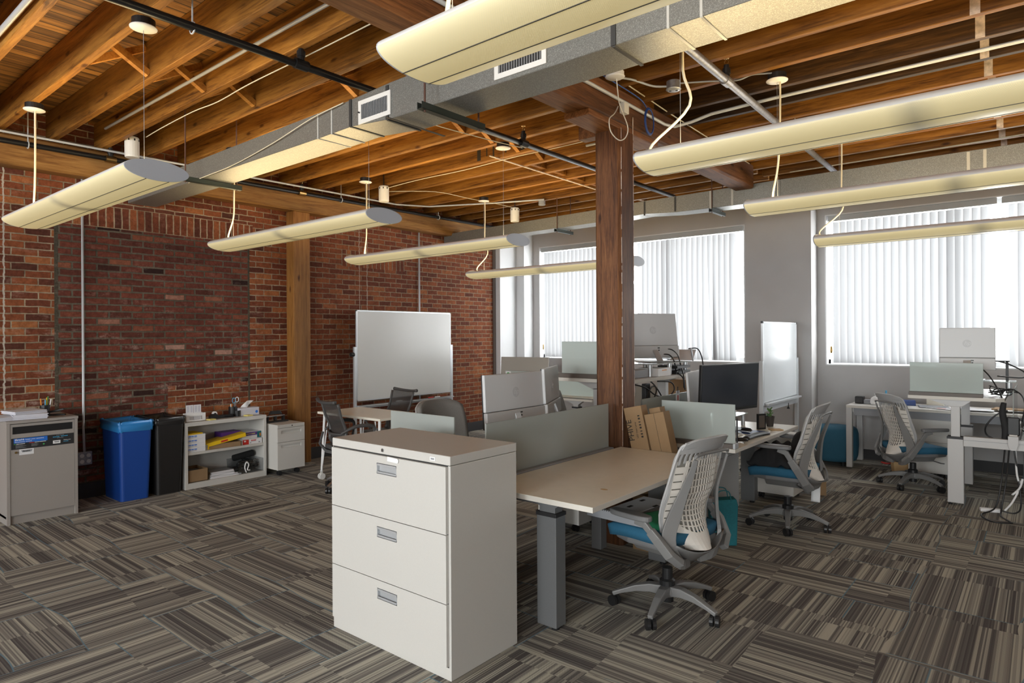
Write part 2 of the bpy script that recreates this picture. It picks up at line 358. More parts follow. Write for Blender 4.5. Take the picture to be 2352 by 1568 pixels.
M['tube'] = plain('lamp_tube', (1, 0.95, 0.8), 0.5, emit=((1.0, 0.80, 0.50), 9.0))
M['wallpaint'] = plain('grey_wall_paint', (0.50, 0.49, 0.485), 0.8, var=0.03, scale=3)
M['wallwhite'] = plain('white_wall_paint', (0.70, 0.71, 0.72), 0.8)
M['skirt'] = plain('black_baseboard', (0.035, 0.034, 0.036), 0.6)
M['trimbrown'] = plain('brown_trim', (0.16, 0.13, 0.11), 0.6)
M['winframe'] = plain('white_window_frame', (0.72, 0.73, 0.74), 0.5)
M['headrail'] = plain('grey_headrail', (0.42, 0.43, 0.43), 0.5)
M['cabinet'] = plain('cream_cabinet_paint', (0.60, 0.585, 0.55), 0.38, var=0.015, scale=200, bmp=0.05)
M['chrome'] = plain('brushed_steel', (0.62, 0.62, 0.63), 0.28, 1.0)
M['pipe'] = plain('black_pipe', (0.018, 0.018, 0.019), 0.32, 0.3)
M['pipegrey'] = plain('grey_pipe', (0.32, 0.32, 0.34), 0.35, 0.6, var=0.2, scale=40)
M['conduit'] = plain('steel_conduit', (0.55, 0.57, 0.59), 0.4, 0.15)
M['brass'] = plain('brass', (0.45, 0.30, 0.12), 0.35, 1.0)
M['cord'] = plain('cream_cord', (0.72, 0.66, 0.50), 0.5)
M['whiteplastic'] = plain('white_plastic', (0.78, 0.77, 0.74), 0.4)
M['black'] = plain('black_plastic', (0.015, 0.015, 0.016), 0.4)
M['blackmat'] = plain('black_matte', (0.02, 0.02, 0.021), 0.8)
M['rustrod'] = plain('rusty_rod', (0.10, 0.045, 0.03), 0.7)
M['strut'] = plain('dark_green_strut', (0.035, 0.045, 0.04), 0.45, 0.4)
M['laminate'] = plain('cream_laminate', (0.88, 0.84, 0.73), 0.34, var=0.02, scale=15)
M['laminatew'] = plain('white_laminate', (0.66, 0.64, 0.60), 0.4)
M['deskedge'] = plain('desk_edge', (0.66, 0.63, 0.57), 0.5)
M['taupe'] = plain('taupe_strip', (0.13, 0.11, 0.095), 0.5)
M['legsilver'] = plain('silver_leg', (0.17, 0.175, 0.18), 0.42, 0.1, var=0.04, scale=250)
M['leglight'] = plain('light_grey_leg', (0.52, 0.51, 0.50), 0.45, 0.1)
M['collar'] = plain('black_collar', (0.02, 0.02, 0.022), 0.5)
M['chairgrey'] = plain('chair_grey', (0.20, 0.198, 0.195), 0.42)
M['chairlight'] = plain('chair_light_grey', (0.46, 0.46, 0.46), 0.42)
M['chairliner'] = plain('chair_back_liner', (0.30, 0.285, 0.255), 0.8)
M['chairdark'] = plain('chair_dark_grey', (0.17, 0.17, 0.172), 0.45)
M['chairwhite'] = plain('chair_lattice', (0.74, 0.70, 0.64), 0.45)
M['bluefab'] = plain('blue_seat_fabric', (0.022, 0.125, 0.22), 0.85, var=0.12, scale=300, bmp=0.2)
M['pouffab'] = plain('blue_pouf_fabric', (0.025, 0.115, 0.185), 0.85, var=0.10, scale=200, bmp=0.2)
M['greyfab'] = plain('grey_chair_fabric', (0.20, 0.19, 0.175), 0.9, var=0.08, scale=200)
M['darkframe'] = plain('dark_chair_frame', (0.075, 0.073, 0.072), 0.5)
M['binblue'] = plain('blue_bin_plastic', (0.010, 0.065, 0.33), 0.45)
M['bagblue'] = plain('light_blue_bag', (0.03, 0.22, 0.55), 0.35)
M['binblack'] = plain('black_bin_plastic', (0.014, 0.013, 0.013), 0.5)
M['bagblack'] = plain('black_bag', (0.02, 0.019, 0.019), 0.25)
M['shredgrey'] = plain('speckled_grey_laminate', (0.34, 0.31, 0.285), 0.5, var=0.10, scale=400)
M['cardboard'] = plain('cardboard', (0.29, 0.185, 0.095), 0.8, var=0.05, scale=12)
M['carddark'] = plain('cardboard_shadow_side', (0.25, 0.16, 0.085), 0.8)
M['ink'] = plain('black_ink', (0.03, 0.025, 0.02), 0.8)
M['paper'] = plain('paper', (0.76, 0.76, 0.78), 0.8)
M['paperedge'] = plain('paper_edge', (0.60, 0.60, 0.66), 0.8, var=0.1, scale=400)
M['white'] = plain('white_print', (0.85, 0.85, 0.85), 0.6)
M['blueprint'] = plain('blue_print', (0.02, 0.16, 0.62), 0.5)
M['cyanprint'] = plain('cyan_print', (0.05, 0.38, 0.65), 0.5)
M['red'] = plain('red_print', (0.55, 0.03, 0.02), 0.5)
M['green'] = plain('green_print', (0.06, 0.35, 0.10), 0.5)
M['yellow'] = plain('yellow', (0.80, 0.52, 0.01), 0.5)
M['paleyellow'] = plain('pale_yellow', (0.80, 0.70, 0.22), 0.6)
M['orange'] = plain('orange', (0.75, 0.25, 0.02), 0.5)
M['purple'] = plain('purple', (0.10, 0.03, 0.25), 0.5)
M['teal'] = plain('teal_bag_fabric', (0.005, 0.14, 0.17), 0.7, var=0.1, scale=90)
M['greenfab'] = plain('green_fabric', (0.02, 0.22, 0.10), 0.8)
M['kraft'] = plain('kraft_tag', (0.6, 0.4, 0.2), 0.7)
M['skyblue'] = plain('sky_blue', (0.10, 0.40, 0.62), 0.4)
M['wboard'] = plain('whiteboard_surface', (0.64, 0.64, 0.62), 0.22)
M['wboard2'] = plain('whiteboard_surface_cool', (0.66, 0.69, 0.71), 0.22)
M['alu'] = plain('aluminium', (0.60, 0.62, 0.64), 0.35, 0.5)
M['monback'] = plain('monitor_back', (0.66, 0.67, 0.68), 0.35, 0.0)
M['monlow'] = plain('monitor_back_lower', (0.58, 0.58, 0.58), 0.38, 0.0)
M['monlogo'] = plain('monitor_logo', (0.56, 0.57, 0.58), 0.35, 0.0)
M['monbeige'] = plain('monitor_back_beige', (0.34, 0.31, 0.27), 0.4, 0.1)
M['screen'] = plain('dark_screen', (0.035, 0.042, 0.055), 0.16)
M['terracotta'] = plain('plant_pot', (0.06, 0.05, 0.045), 0.7)
M['leaf'] = plain('leaf', (0.10, 0.20, 0.06), 0.6)
M['softgrey'] = plain('soft_grey', (0.30, 0.31, 0.33), 0.6)
M['bluecable'] = plain('blue_cable', (0.02, 0.07, 0.30), 0.4)
M['whitewash'] = plain('flaking_white_paint', (0.62, 0.52, 0.45), 0.8, var=0.3, scale=30)
M['blackcloth'] = plain('black_cloth', (0.012, 0.012, 0.013), 0.9, bmp=0.4, scale=25)
M['brightblueseat'] = M['bluefab']

# ---------------------------------------------------------------- mesh building
class MB:
    def __init__(s): s.v = []; s.f = []
    def add(s, vs, fs):
        o = len(s.v); s.v += [tuple(v) for v in vs]; s.f += [tuple(i + o for i in f) for f in fs]; return s
    def box(s, x0, x1, y0, y1, z0, z1):
        x0, x1 = min(x0, x1), max(x0, x1); y0, y1 = min(y0, y1), max(y0, y1); z0, z1 = min(z0, z1), max(z0, z1)
        v = [(x, y, z) for z in (z0, z1) for y in (y0, y1) for x in (x0, x1)]
        return s.add(v, [(0, 2, 3, 1), (4, 5, 7, 6), (0, 1, 5, 4), (2, 6, 7, 3), (0, 4, 6, 2), (1, 3, 7, 5)])
    def obox(s, mat, hx, hy, hz):
        v = [mat @ Vector((x, y, z)) for z in (-hz, hz) for y in (-hy, hy) for x in (-hx, hx)]
        return s.add(v, [(0, 2, 3, 1), (4, 5, 7, 6), (0, 1, 5, 4), (2, 6, 7, 3), (0, 4, 6, 2), (1, 3, 7, 5)])
    def bar(s, a, b, w, h, up=(0, 0, 1)):
        a, b = Vector(a), Vector(b); d = (b - a); L = d.length; d.normalize(); up = Vector(up)
        sd = d.cross(up)
        if sd.length < 1e-4: sd = d.cross(Vector((1, 0, 0)))
        sd.normalize(); u2 = sd.cross(d)
        m = Matrix((sd, d, u2)).transposed().to_4x4(); m.translation = (a + b) / 2
        return s.obox(m, w / 2, L / 2, h / 2)
    def tube(s, pts, r, n=10, closed=False, sub=0):
        pts = [Vector(p) for p in pts]
        rs = r if isinstance(r, (list, tuple)) else [r] * len(pts)
        if sub and len(pts) > 2:
            out = []; ro = []
            for i in range(len(pts) - 1):
                p0 = pts[max(i - 1, 0)]; p1 = pts[i]; p2 = pts[i + 1]; p3 = pts[min(i + 2, len(pts) - 1)]
                for k in range(sub):
                    u = k / sub
                    out.append(0.5 * ((2 * p1) + (-p0 + p2) * u + (2 * p0 - 5 * p1 + 4 * p2 - p3) * u * u + (-p0 + 3 * p1 - 3 * p2 + p3) * u ** 3))
                    ro.append(rs[i] * (1 - u) + rs[i + 1] * u)
            out.append(pts[-1]); ro.append(rs[-1]); pts, rs = out, ro
        L = len(pts); v = []; f = []
        prev = None
        for i, p in enumerate(pts):
            if closed: d = pts[(i + 1) % L] - pts[i - 1]
            else: d = pts[min(i + 1, L - 1)] - pts[max(i - 1, 0)]
            d.normalize()
            if prev is None:
                a = d.cross(Vector((0, 0, 1)))
                if a.length < 1e-3: a = d.cross(Vector((1, 0, 0)))
            else: a = prev - d * prev.dot(d)
            a.normalize(); prev = a; b_ = d.cross(a)
            for k in range(n):
                q = 2 * pi * k / n
                v.append(p + a * (cos(q) * rs[i]) + b_ * (sin(q) * rs[i]))
        for i in range(L if closed else L - 1):
            j = (i + 1) % L
            for k in range(n):
                k2 = (k + 1) % n
                f.append((i * n + k, j * n + k, j * n + k2, i * n + k2))
        if not closed:
            f.append(tuple(range(n))); f.append(tuple(reversed(range((L - 1) * n, L * n))))
        return s.add(v, f)
    def lathe(s, prof, n=24, c=(0, 0, 0), mat=None):
        v = []; f = []
        for r, z in prof:
            for k in range(n):
                q = 2 * pi * k / n; v.append(Vector((r * cos(q), r * sin(q), z)))
        L = len(prof)
        for i in range(L - 1):
            for k in range(n):
                k2 = (k + 1) % n; f.append((i * n + k, i * n + k2, (i + 1) * n + k2, (i + 1) * n + k))
        if prof[0][0] > 1e-6: f.append(tuple(reversed(range(n))))
        if prof[-1][0] > 1e-6: f.append(tuple(range((L - 1) * n, L * n)))
        if mat: v = [mat @ p for p in v]
        v = [p + Vector(c) for p in v]
        return s.add(v, f)
    def prism(s, poly, a0, a1, axis='Y'):
        """poly of 2D points extruded along axis"""
        def mk(p, a):
            return {'Y': (p[0], a, p[1]), 'X': (a, p[0], p[1]), 'Z': (p[0], p[1], a)}[axis]
        n = len(poly); v = [mk(p, a0) for p in poly] + [mk(p, a1) for p in poly]
        f = [tuple(range(n)), tuple(reversed(range(n, 2 * n)))] + [(i, i + n, (i + 1) % n + n, (i + 1) % n) for i in range(n)]
        return s.add(v, f)
    def sweep(s, pts, ws, ts, nrm, sub=0):
        """flat bar: width along side vector, thickness along nrm"""
        pts = [Vector(p) for p in pts]
        if sub:
            o = []; w2 = []; t2 = []; n2_ = []; K = len(pts)
            for i in range(K - 1):
                p0, p1, p2, p3 = pts[max(i - 1, 0)], pts[i], pts[i + 1], pts[min(i + 2, K - 1)]
                for k in range(sub):
                    u = k / sub
                    o.append(0.5 * ((2 * p1) + (-p0 + p2) * u + (2 * p0 - 5 * p1 + 4 * p2 - p3) * u * u + (-p0 + 3 * p1 - 3 * p2 + p3) * u ** 3))
                    w2.append(ws[i] * (1 - u) + ws[i + 1] * u); t2.append(ts[i] * (1 - u) + ts[i + 1] * u); n2_.append(nrm[i])
            o.append(pts[-1]); w2.append(ws[-1]); t2.append(ts[-1]); n2_.append(nrm[-1]); pts, ws, ts, nrm = o, w2, t2, n2_
        L = len(pts); v = []; f = []
        for i, p in enumerate(pts):
            d = pts[min(i + 1, L - 1)] - pts[max(i - 1, 0)]; d.normalize()
            nn = Vector(nrm[i] if isinstance(nrm, list) else nrm); sd = d.cross(nn); sd.normalize(); n2 = sd.cross(d); n2.normalize()
            w = (ws[i] if isinstance(ws, list) else ws) / 2; th = (ts[i] if isinstance(ts, list) else ts) / 2
            v += [p + sd * w + n2 * th, p - sd * w + n2 * th, p - sd * w - n2 * th, p + sd * w - n2 * th]
        for i in range(L - 1):
            for k in range(4): f.append((i * 4 + k, i * 4 + (k + 1) % 4, i * 4 + 4 + (k + 1) % 4, i * 4 + 4 + k))
        f.append((3, 2, 1, 0)); o = (L - 1) * 4; f.append((o, o + 1, o + 2, o + 3))
        return s.add(v, f)
    def patch(s, fn, u0, u1, v0, v1, nu, nv, th=0.0):
        """surface fn(u,v)->(pos, normal) with thickness"""
        v = []; f = []
        for sg in ((0.5, -0.5) if th else (0,)):
            for j in range(nv + 1):
                for i in range(nu + 1):
                    p, n = fn(u0 + (u1 - u0) * i / nu, v0 + (v1 - v0) * j / nv); v.append(p + n * (th * sg))
        W = nu + 1; K = W * (nv + 1)
        for j in range(nv):
            for i in range(nu):
                a = j * W + i; f.append((a, a + 1, a + W + 1, a + W))
                if th: f.append((K + a, K + a + W, K + a + W + 1, K + a + 1))
        if th:
            for i in range(nu):
                f.append((i, K + i, K + i + 1, i + 1)); a = nv * W + i; f.append((a, a + 1, K + a + 1, K + a))
            for j in range(nv):
                a = j * W; f.append((a, a + W, K + a + W, K + a)); a = j * W + nu; f.append((a, K + a, K + a + W, a + W))
        return s.add(v, f)
    def xf(s, m): s.v = [tuple(m @ Vector(v)) for v in s.v]; return s
    def build(s, name, mat, parent=None, smooth=False, bevel=0.0, seg=2, subsurf=0, auto=None):
        me = bpy.data.meshes.new(name); me.from_pydata([tuple(v) for v in s.v], [], s.f)
        import bmesh
        bm = bmesh.new(); bm.from_mesh(me); bmesh.ops.recalc_face_normals(bm, faces=bm.faces); bm.to_mesh(me); bm.free()
        me.materials.append(M[mat] if isinstance(mat, str) else mat)
        o = bpy.data.objects.new(name, me); COL.objects.link(o)
        if smooth:
            for p in me.polygons: p.use_smooth = True
        if parent: o.parent = parent
        if bevel:
            b = o.modifiers.new('bevel', 'BEVEL'); b.width = bevel; b.segments = seg; b.limit_method = 'ANGLE'; b.angle_limit = R(40)
        if subsurf:
            q = o.modifiers.new('sub', 'SUBSURF'); q.levels = subsurf; q.render_levels = subsurf
        return o
def B(*a): return MB().box(*a)
def thing(name, label, cat, loc=(0, 0, 0), rz=0.0, group=None):
    o = bpy.data.objects.new(name, None); COL.objects.link(o); o.empty_display_size = 0.05
    o.location = loc; o.rotation_euler = (0, 0, rz); o['label'] = label; o['category'] = cat
    if group: o['group'] = group
    return o
def tag(o, label, cat, group=None, kind=None):
    o['label'] = label; o['category'] = cat
    if group: o['group'] = group
    if kind: o['kind'] = kind
    return o
def struct(o): o['kind'] = 'structure'; return o
def copy_tree(o, parent=None):
    c = o.copy(); COL.objects.link(c)
    if parent: c.parent = parent
    for ch in list(o.children): copy_tree(ch, c)
    return c
def text(name, s, size, mat, parent, loc, rot, ext=0.0004, align='LEFT', bold=0.0, shear=0.0):
    cu = bpy.data.curves.new(name, 'FONT'); cu.body = s; cu.size = size; cu.extrude = ext; cu.align_x = align; cu.offset = bold; cu.shear = shear
    cu.resolution_u = 3
    tmp = bpy.data.objects.new('tmp', cu); COL.objects.link(tmp)
    dg = bpy.context.evaluated_depsgraph_get(); me = bpy.data.meshes.new_from_object(tmp.evaluated_get(dg))
    bpy.data.objects.remove(tmp)
    me.materials.clear(); me.materials.append(M[mat])
    o = bpy.data.objects.new(name, me); COL.objects.link(o); o.parent = parent; o.location = loc
    o.rotation_euler = rot
    return o
FX = (R(90), 0, R(90))     # text on a face that looks to +X, reading along +Y
FY = (R(90), 0, 0)         # text on a face that looks to -Y
# ================================================================ ROOM SHELL
XW, YR, YP = -7.23, 9.0, 8.72
XE, YB, ZC = 6.0, -5.2, 3.67
struct(B(XW - 0.3, XE + 0.3, YB - 0.3, YR + 0.6, -0.12, 0).build('floor', 'carpet'))
wl = struct(B(XW - 0.35, XW, YB, 8.55, 0, ZC).build('wall_left', 'brick'))
# window wall
W1, W2 = (-6.79, -3.22), (-2.17, 1.90)
ZS, ZT = 1.165, 3.075
wf = MB()
wf.box(XW - 0.3, W1[0], YR, YR + 0.35, 0, ZC); wf.box(W1[1], W2[0], YR, YR + 0.35, 0, ZC); wf.box(W2[1], XE + 0.3, YR, YR + 0.35, 0, ZC)
for a, b_ in (W1, W2):
    wf.box(a, b_, YR, YR + 0.35, 0, ZS); wf.box(a, b_, YR, YR + 0.35, ZT, ZC)
wf.box(-3.10, -2.275, YP, YR, 0, ZC)            # pier between the windows
wf.box(2.9, 3.9, YP, YR, 0, ZC)
struct(wf.build('wall_front', 'wallpaint'))
cb = MB(); cb.box(XW, -7.10, 8.30, YR, 0, ZC); cb.box(-7.10, -6.93, 8.74, YR, 0, ZC)
struct(cb.build('wall_corner', 'wallwhite'))
struct(B(XW, -7.195, 8.255, 8.30, 0, 3.15).build('trim_1', 'trimbrown', bevel=0.004))
# remaining walls close the room behind the camera
wb = MB(); ops = [(-6.4, -3.6), (-2.4, 0.4), (1.6, 4.4)]
xs = [XW - 0.3] + [v for o in ops for v in o] + [XE + 0.3]
for i in range(0, len(xs), 2): wb.box(xs[i], xs[i + 1], YB - 0.3, YB, 0, ZC)
for a, b_ in ops: wb.box(a, b_, YB - 0.3, YB, 0, 0.8); wb.box(a, b_, YB - 0.3, YB, 3.2, ZC)
struct(wb.build('wall_back', 'wallpaint'))
struct(B(XE, XE + 0.3, YB, YR, 0, ZC).build('wall_right', 'wallpaint'))
struct(B(XW, XW + 0.02, YB, 8.255, 0, 0.145).build('baseboard_left', 'skirt', bevel=0.003))
bf = MB(); bf.box(-6.93, -3.10, YR - 0.015, YR, 0, 0.12); bf.box(-3.10, -2.275, YP - 0.015, YP, 0, 0.12); bf.box(-2.275, -2.26, YP, YR, 0, 0.12)
bf.box(-2.26, 2.9, YR - 0.015, YR, 0, 0.12)
struct(bf.build('baseboard_front', 'skirt'))
# ceiling deck, joists, braces
ceil = struct(B(XW - 0.35, XE + 0.3, YB - 0.3, YR + 0.35, ZC, ZC + 0.08).build('ceiling', 'deck'))
ZJ = 3.40
jmesh = {}
def joist(x0, x1, y, mt='joist'):
    L = x1 - x0
    k = (round(L, 3), mt)
    if k not in jmesh:
        m = MB()
        n = 14
        for i in range(n):
            pass
        m.box(-L / 2, L / 2, -0.026, 0.026, 0, ZC - ZJ)
        o = m.build('joist', mt, ceil, bevel=0.004, seg=1); jmesh[k] = o
    else:
        o = jmesh[k].copy(); COL.objects.link(o)
    o.location = ((x0 + x1) / 2, y, ZJ)
    return o
ly = [1.525 - 0.401 * k for k in range(1, 16)] + [1.525 + 0.3985 * k for k in range(0, 19)]
for y in ly:
    if y < YR - 0.1: joist(XW, -2.53, y)
ry = [4.60 - 0.39 * k for k in range(0, 20)] + [4.60 + 0.388 * k for k in range(1, 12)]
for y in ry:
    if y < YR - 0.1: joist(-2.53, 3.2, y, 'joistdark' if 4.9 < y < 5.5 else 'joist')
# cross braces between joists
def brace(x, y0, y1):
    for a, b_, dx in ((ZJ + 0.03, ZC - 0.04, 0.0), (ZC - 0.04, ZJ + 0.03, 0.06)):
        MB().bar((x + dx, y0, a), (x + dx, y1, b_), 0.045, 0.045).build('cross_brace', 'brace', ceil)
lys = sorted(ly)
for i in range(len(lys) - 1):
    if 1.4 < lys[i] < 2.4 or (3.5 < lys[i] < 5.2) or 2.6 < lys[i] < 3.3: brace(-4.95 if lys[i] < 2.7 else -4.15, lys[i] + 0.026, lys[i + 1] - 0.026)
# solid blocking, far bays
for i, y in enumerate(lys):
    if 5.2 < y < 8.0: B(-4.38 - 0.02 * 0, -4.33, y + 0.026, y + 0.3985 - 0.026, ZJ + 0.04, ZC - 0.01).build('blocking', 'joist', ceil)
# old flaking paint strips where a wall once met the joists
rs_ = sorted(ry)
for y in rs_:
    if 4.4 < y < 8.3: B(-0.325, -0.275, y - 0.027, y + 0.388 - 0.03, ZC - 0.05, ZC).build('paint_strip', 'whitewash', ceil)
for y in rs_:
    if 4.4 < y < 8.3: B(-0.325, -0.275, y - 0.0275, y - 0.026, ZJ, ZC - 0.03).build('paint_patch', 'whitewash', ceil)
B(-4.372, -4.352, 4.95, 7.3, ZJ - 0.008, ZJ).build('lath_strip', 'whitewash', ceil)
# tar stains on one joist
st = MB()
for x, wd, h0, h1 in ((-4.66, 0.05, 0.02, 0.20), (-4.53, 0.014, 0.05, 0.2), (-4.44, 0.02, 0.03, 0.22), (-4.27, 0.015, 0.04, 0.2), (-4.13, 0.11, 0.03, 0.22), (-4.05, 0.012, 0.06, 0.2)):
    st.box(x, x + wd, lys[0] * 0 + [y for y in lys if y > 5.05][0] - 0.0275, [y for y in lys if y > 5.05][0] - 0.026, ZJ + h0, ZJ + h1)
st.build('tar_stain', 'ink', ceil)

def beam(name, label, x0, x1, y0, y1, z0, z1, mat, grp=None):
    cx, cy = (x0 + x1) / 2, (y0 + y1) / 2
    o = B(x0 - cx, x1 - cx, y0 - cy, y1 - cy, z0, z1).build(name, mat, bevel=0.018, seg=1); o.location = (cx, cy, 0)
    return tag(o, label, 'beam', grp)
beam('timber_beam', 'heavy reddish timber beam running over the freestanding wooden column', -2.635, -2.425, YB, 7.085, 3.14, ZJ, 'beam')
beam('timber_beam', 'yellowish timber beam running along the top of the brick wall', XW, -7.04, YB, 8.25, 3.10, 3.37, 'wallbeam')
# column
c = thing('timber_column', 'freestanding dark reddish square timber column beside the green glass screen', 'column', (-2.53, 4.31, 0))
m = MB(); hw = 0.112; ch = 0.022
m.prism([(-hw + ch, -hw), (hw - ch, -hw), (hw, -hw + ch), (hw, hw - ch), (hw - ch, hw), (-hw + ch, hw), (-hw, hw - ch), (-hw, -hw + ch)], 0, 3.095, 'Z'); m.build('shaft', 'post', c)
rnd = random.Random(4)
m = MB(); zz = 0.6
while zz < 3.05:
    ln = rnd.uniform(0.03, 0.22); wd = rnd.uniform(0.001, 0.0032)
    m.box(hw - 0.004, hw + 0.0008, -(hw - ch) - wd, -(hw - ch) + wd, zz, zz + ln); zz += ln + rnd.choice((0.0, 0.0, 0.02, 0.06))
zz = 0.6
while zz < 3.05:
    ln = rnd.uniform(0.03, 0.22); wd = rnd.uniform(0.001, 0.004)
    m.box(hw - 0.004, hw + 0.0008, (hw - ch) - wd, (hw - ch) + wd, zz, zz + ln); zz += ln + rnd.choice((0.0, 0.0, 0.02, 0.05))
m.build('paint_line', 'whitewash', c)
B(-0.105, 0.105, -0.52, 0.52, 3.095, 3.14).build('corbel', 'beam', c, bevel=0.006)
B(-0.30, -0.10, -0.04, 0.06, 3.10, 3.20).build('side_cleat', 'beam', c, bevel=0.004)
o = B(-0.085, 0.085, -0.115, 0.115, 0, 3.10).build('timber_post', 'wallpost', bevel=0.01); o.location = (-7.145, 4.50, 0)
tag(o, 'brown timber post standing against the brick wall behind the small white drawer unit', 'column')

# ---------------------------------------------------------------- windows
def window(n, a, b_):
    f = MB(); y0, y1 = YR + 0.10, YR + 0.16
    f.box(a, b_, y0, y1, ZS, ZS + 0.06); f.box(a, b_, y0, y1, ZT - 0.06, ZT)
    k = max(2, round((b_ - a) / 1.2))
    for i in range(k + 1):
        x = a + (b_ - a) * i / k; f.box(x - 0.03, x + 0.03, y0, y1, ZS, ZT)
    root = struct(f.build('window_%d' % n, 'winframe'))
    B(a + 0.03, b_ - 0.03, YR + 0.125, YR + 0.131, ZS + 0.05, ZT - 0.05).build('window_glass', 'pane', root)
    B(a - 0.006, b_ + 0.006, YR - 0.004, YR + 0.10, ZS - 0.012, ZS + 0.004).build('window_sill', 'winframe', root, bevel=0.004)
    B(a - 0.006, b_ + 0.006, YR - 0.006, YR + 0.10, ZT - 0.004, ZT + 0.012).build('window_head', 'winframe', root)
    g = MB(); g.box(a - 0.01, a + 0.006, YR - 0.004, YR + 0.1, ZS, ZT); g.box(b_ - 0.006, b_ + 0.01, YR - 0.004, YR + 0.1, ZS, ZT); g.build('window_jamb', 'winframe', root)
window(1, *W1); window(2, *W2)
bk = 3
for a, b_ in ops:
    f = MB()
    f.box(a, b_, YB - 0.2, YB - 0.14, 0.8, 0.86); f.box(a, b_, YB - 0.2, YB - 0.14, 3.14, 3.2)
    for i in range(4):
        x = a + (b_ - a) * i / 3; f.box(x - 0.03, x + 0.03, YB - 0.2, YB - 0.14, 0.8, 3.2)
    root = struct(f.build('window_%d' % bk, 'winframe')); bk += 1
    B(a, b_, YB - 0.18, YB - 0.174, 0.84, 3.16).build('window_glass', 'pane', root)
def blind(label, a, b_, seed, skew=None, cord=False):
    y = YR - 0.035 + 0.08
    t = thing('vertical_blind', label, 'blinds', ((a + b_) / 2, y, 0))
    L = b_ - a
    B(-L / 2, L / 2, -0.03, 0.03, ZT - 0.075, ZT - 0.005).build('headrail', 'headrail', t, bevel=0.004)
    v = MB(); rnd = random.Random(seed)
    n = int((L - 0.10) / 0.081)
    for i in range(n):
        x = -L / 2 + 0.10 + i * 0.081
        ang = R(17) + rnd.uniform(-0.05, 0.05)
        ca, sa = cos(ang), sin(ang)
        pts = []
        for k in range(7):
            s_ = (k / 6 - 0.5) * 0.089; bow = 0.009 * (1 - (2 * s_ / 0.089) ** 2)
            pts.append((s_ * ca + bow * sa, s_ * sa - bow * ca))
        tw = 0.06 if skew and abs(i - skew) < 0.5 else 0.0
        vs = []; nz = 6
        for j in range(nz + 1):
            z = ZT - 0.085 + (ZS + 0.02 - ZT + 0.085) * j / nz
            sh = tw * (j / nz) ** 2
            for (px, py) in pts: vs.append((x + px + sh, py, z))
        fs = [(j * 7 + k, j * 7 + k + 1, j * 7 + k + 8, j * 7 + k + 7) for j in range(nz) for k in range(6)]
        v.add(vs, fs)
    v.build('vanes', 'vane', t, smooth=True)
    if not cord: return t
    MB().tube([(-L / 2 + 0.035, -0.02, ZT - 0.08), (-L / 2 + 0.035, -0.02, ZS + 0.26)], 0.004, 6).build('pull_cord', 'whiteplastic', t)
    MB().lathe([(0.002, 0.26), (0.012, 0.24), (0.016, 0.19), (0.010, 0.165), (0.0, 0.16)], 10, (-L / 2 + 0.035, -0.02, ZS - 0.02)).build('cord_weight', 'brass', t, smooth=True)
    return t
blind('white vertical blind on the left window, half hidden by the wooden column', W1[0] + 0.02, -4.98, 1, cord=True)
blind('white vertical blind with a twisted vane behind the raised desk and whiteboard pier', -4.96, W1[1] - 0.02, 2, skew=14)
blind('wide white vertical blind on the window right of the rolling whiteboard', W2[0] + 0.02, -0.40, 3, cord=True)
blind('white vertical blind cut off by the right edge of the photo', -0.36, W2[1] - 0.02, 4)

# ================================================================ DUCTS
d = thing('air_duct', 'large galvanised air duct crossing under the ceiling over the filing cabinet', 'duct', (-2.5, 2.72, 0))
y0, y1 = -0.13, 0.14
def ductseg(pts, name='duct_section', mat='duct', par=d, yy=(y0, y1)):
    m = MB(); v = []
    for x, zb, zt in pts:
        v += [(x, yy[0], zb), (x, yy[1], zb), (x, yy[1], zt), (x, yy[0], zt)]
    f = [(0, 1, 2, 3), tuple((len(pts) - 1) * 4 + k for k in (3, 2, 1, 0))]
    for i in range(len(pts) - 1):
        for k in range(4): f.append((i * 4 + k, i * 4 + 4 + k, i * 4 + 4 + (k + 1) % 4, i * 4 + (k + 1) % 4))
    m.add(v, f); return m.build(name, mat, par, bevel=0.003, seg=1)
ductseg([(-4.70, 2.93, 3.09), (-1.36, 2.93, 3.105)])
ductseg([(-1.36, 2.93, 3.105), (-0.99, 2.935, 3.11)])
ductseg([(-0.99, 2.935, 3.11), (-0.60, 2.90, 3.125)])
ductseg([(-0.60, 2.90, 3.125), (0.62, 2.895, 3.13), (0.98, 2.895, 3.13)])
ductseg([(0.98, 2.895, 3.13), (5.5, 2.885, 3.13)])
for x, zb in ((-1.36, 2.93), (-1.20, 2.93), (1.25, 2.893), (1.40, 2.893)):
    MB().box(x - 0.006, x + 0.006, y0 - 0.003, y0, zb, 3.10).box(x - 0.006, x + 0.006, y0 - 0.001, y1 + 0.002, zb - 0.003, zb).build('sealant_line', 'ductseam', d)
for x, zb in ((-0.99, 2.935), (-0.62, 2.90), (0.98, 2.893)):
    MB().box(x - 0.012, x + 0.012, y0 - 0.007, y0, zb, 3.11).box(x - 0.008, x + 0.008, y0 - 0.001, y1 + 0.002, zb - 0.006, zb).build('drive_cleat', 'ductdark', d)
B(-0.57, -0.55, -0.19, 0.3, 2.885, 2.888).build('gasket', 'ductdark', d)
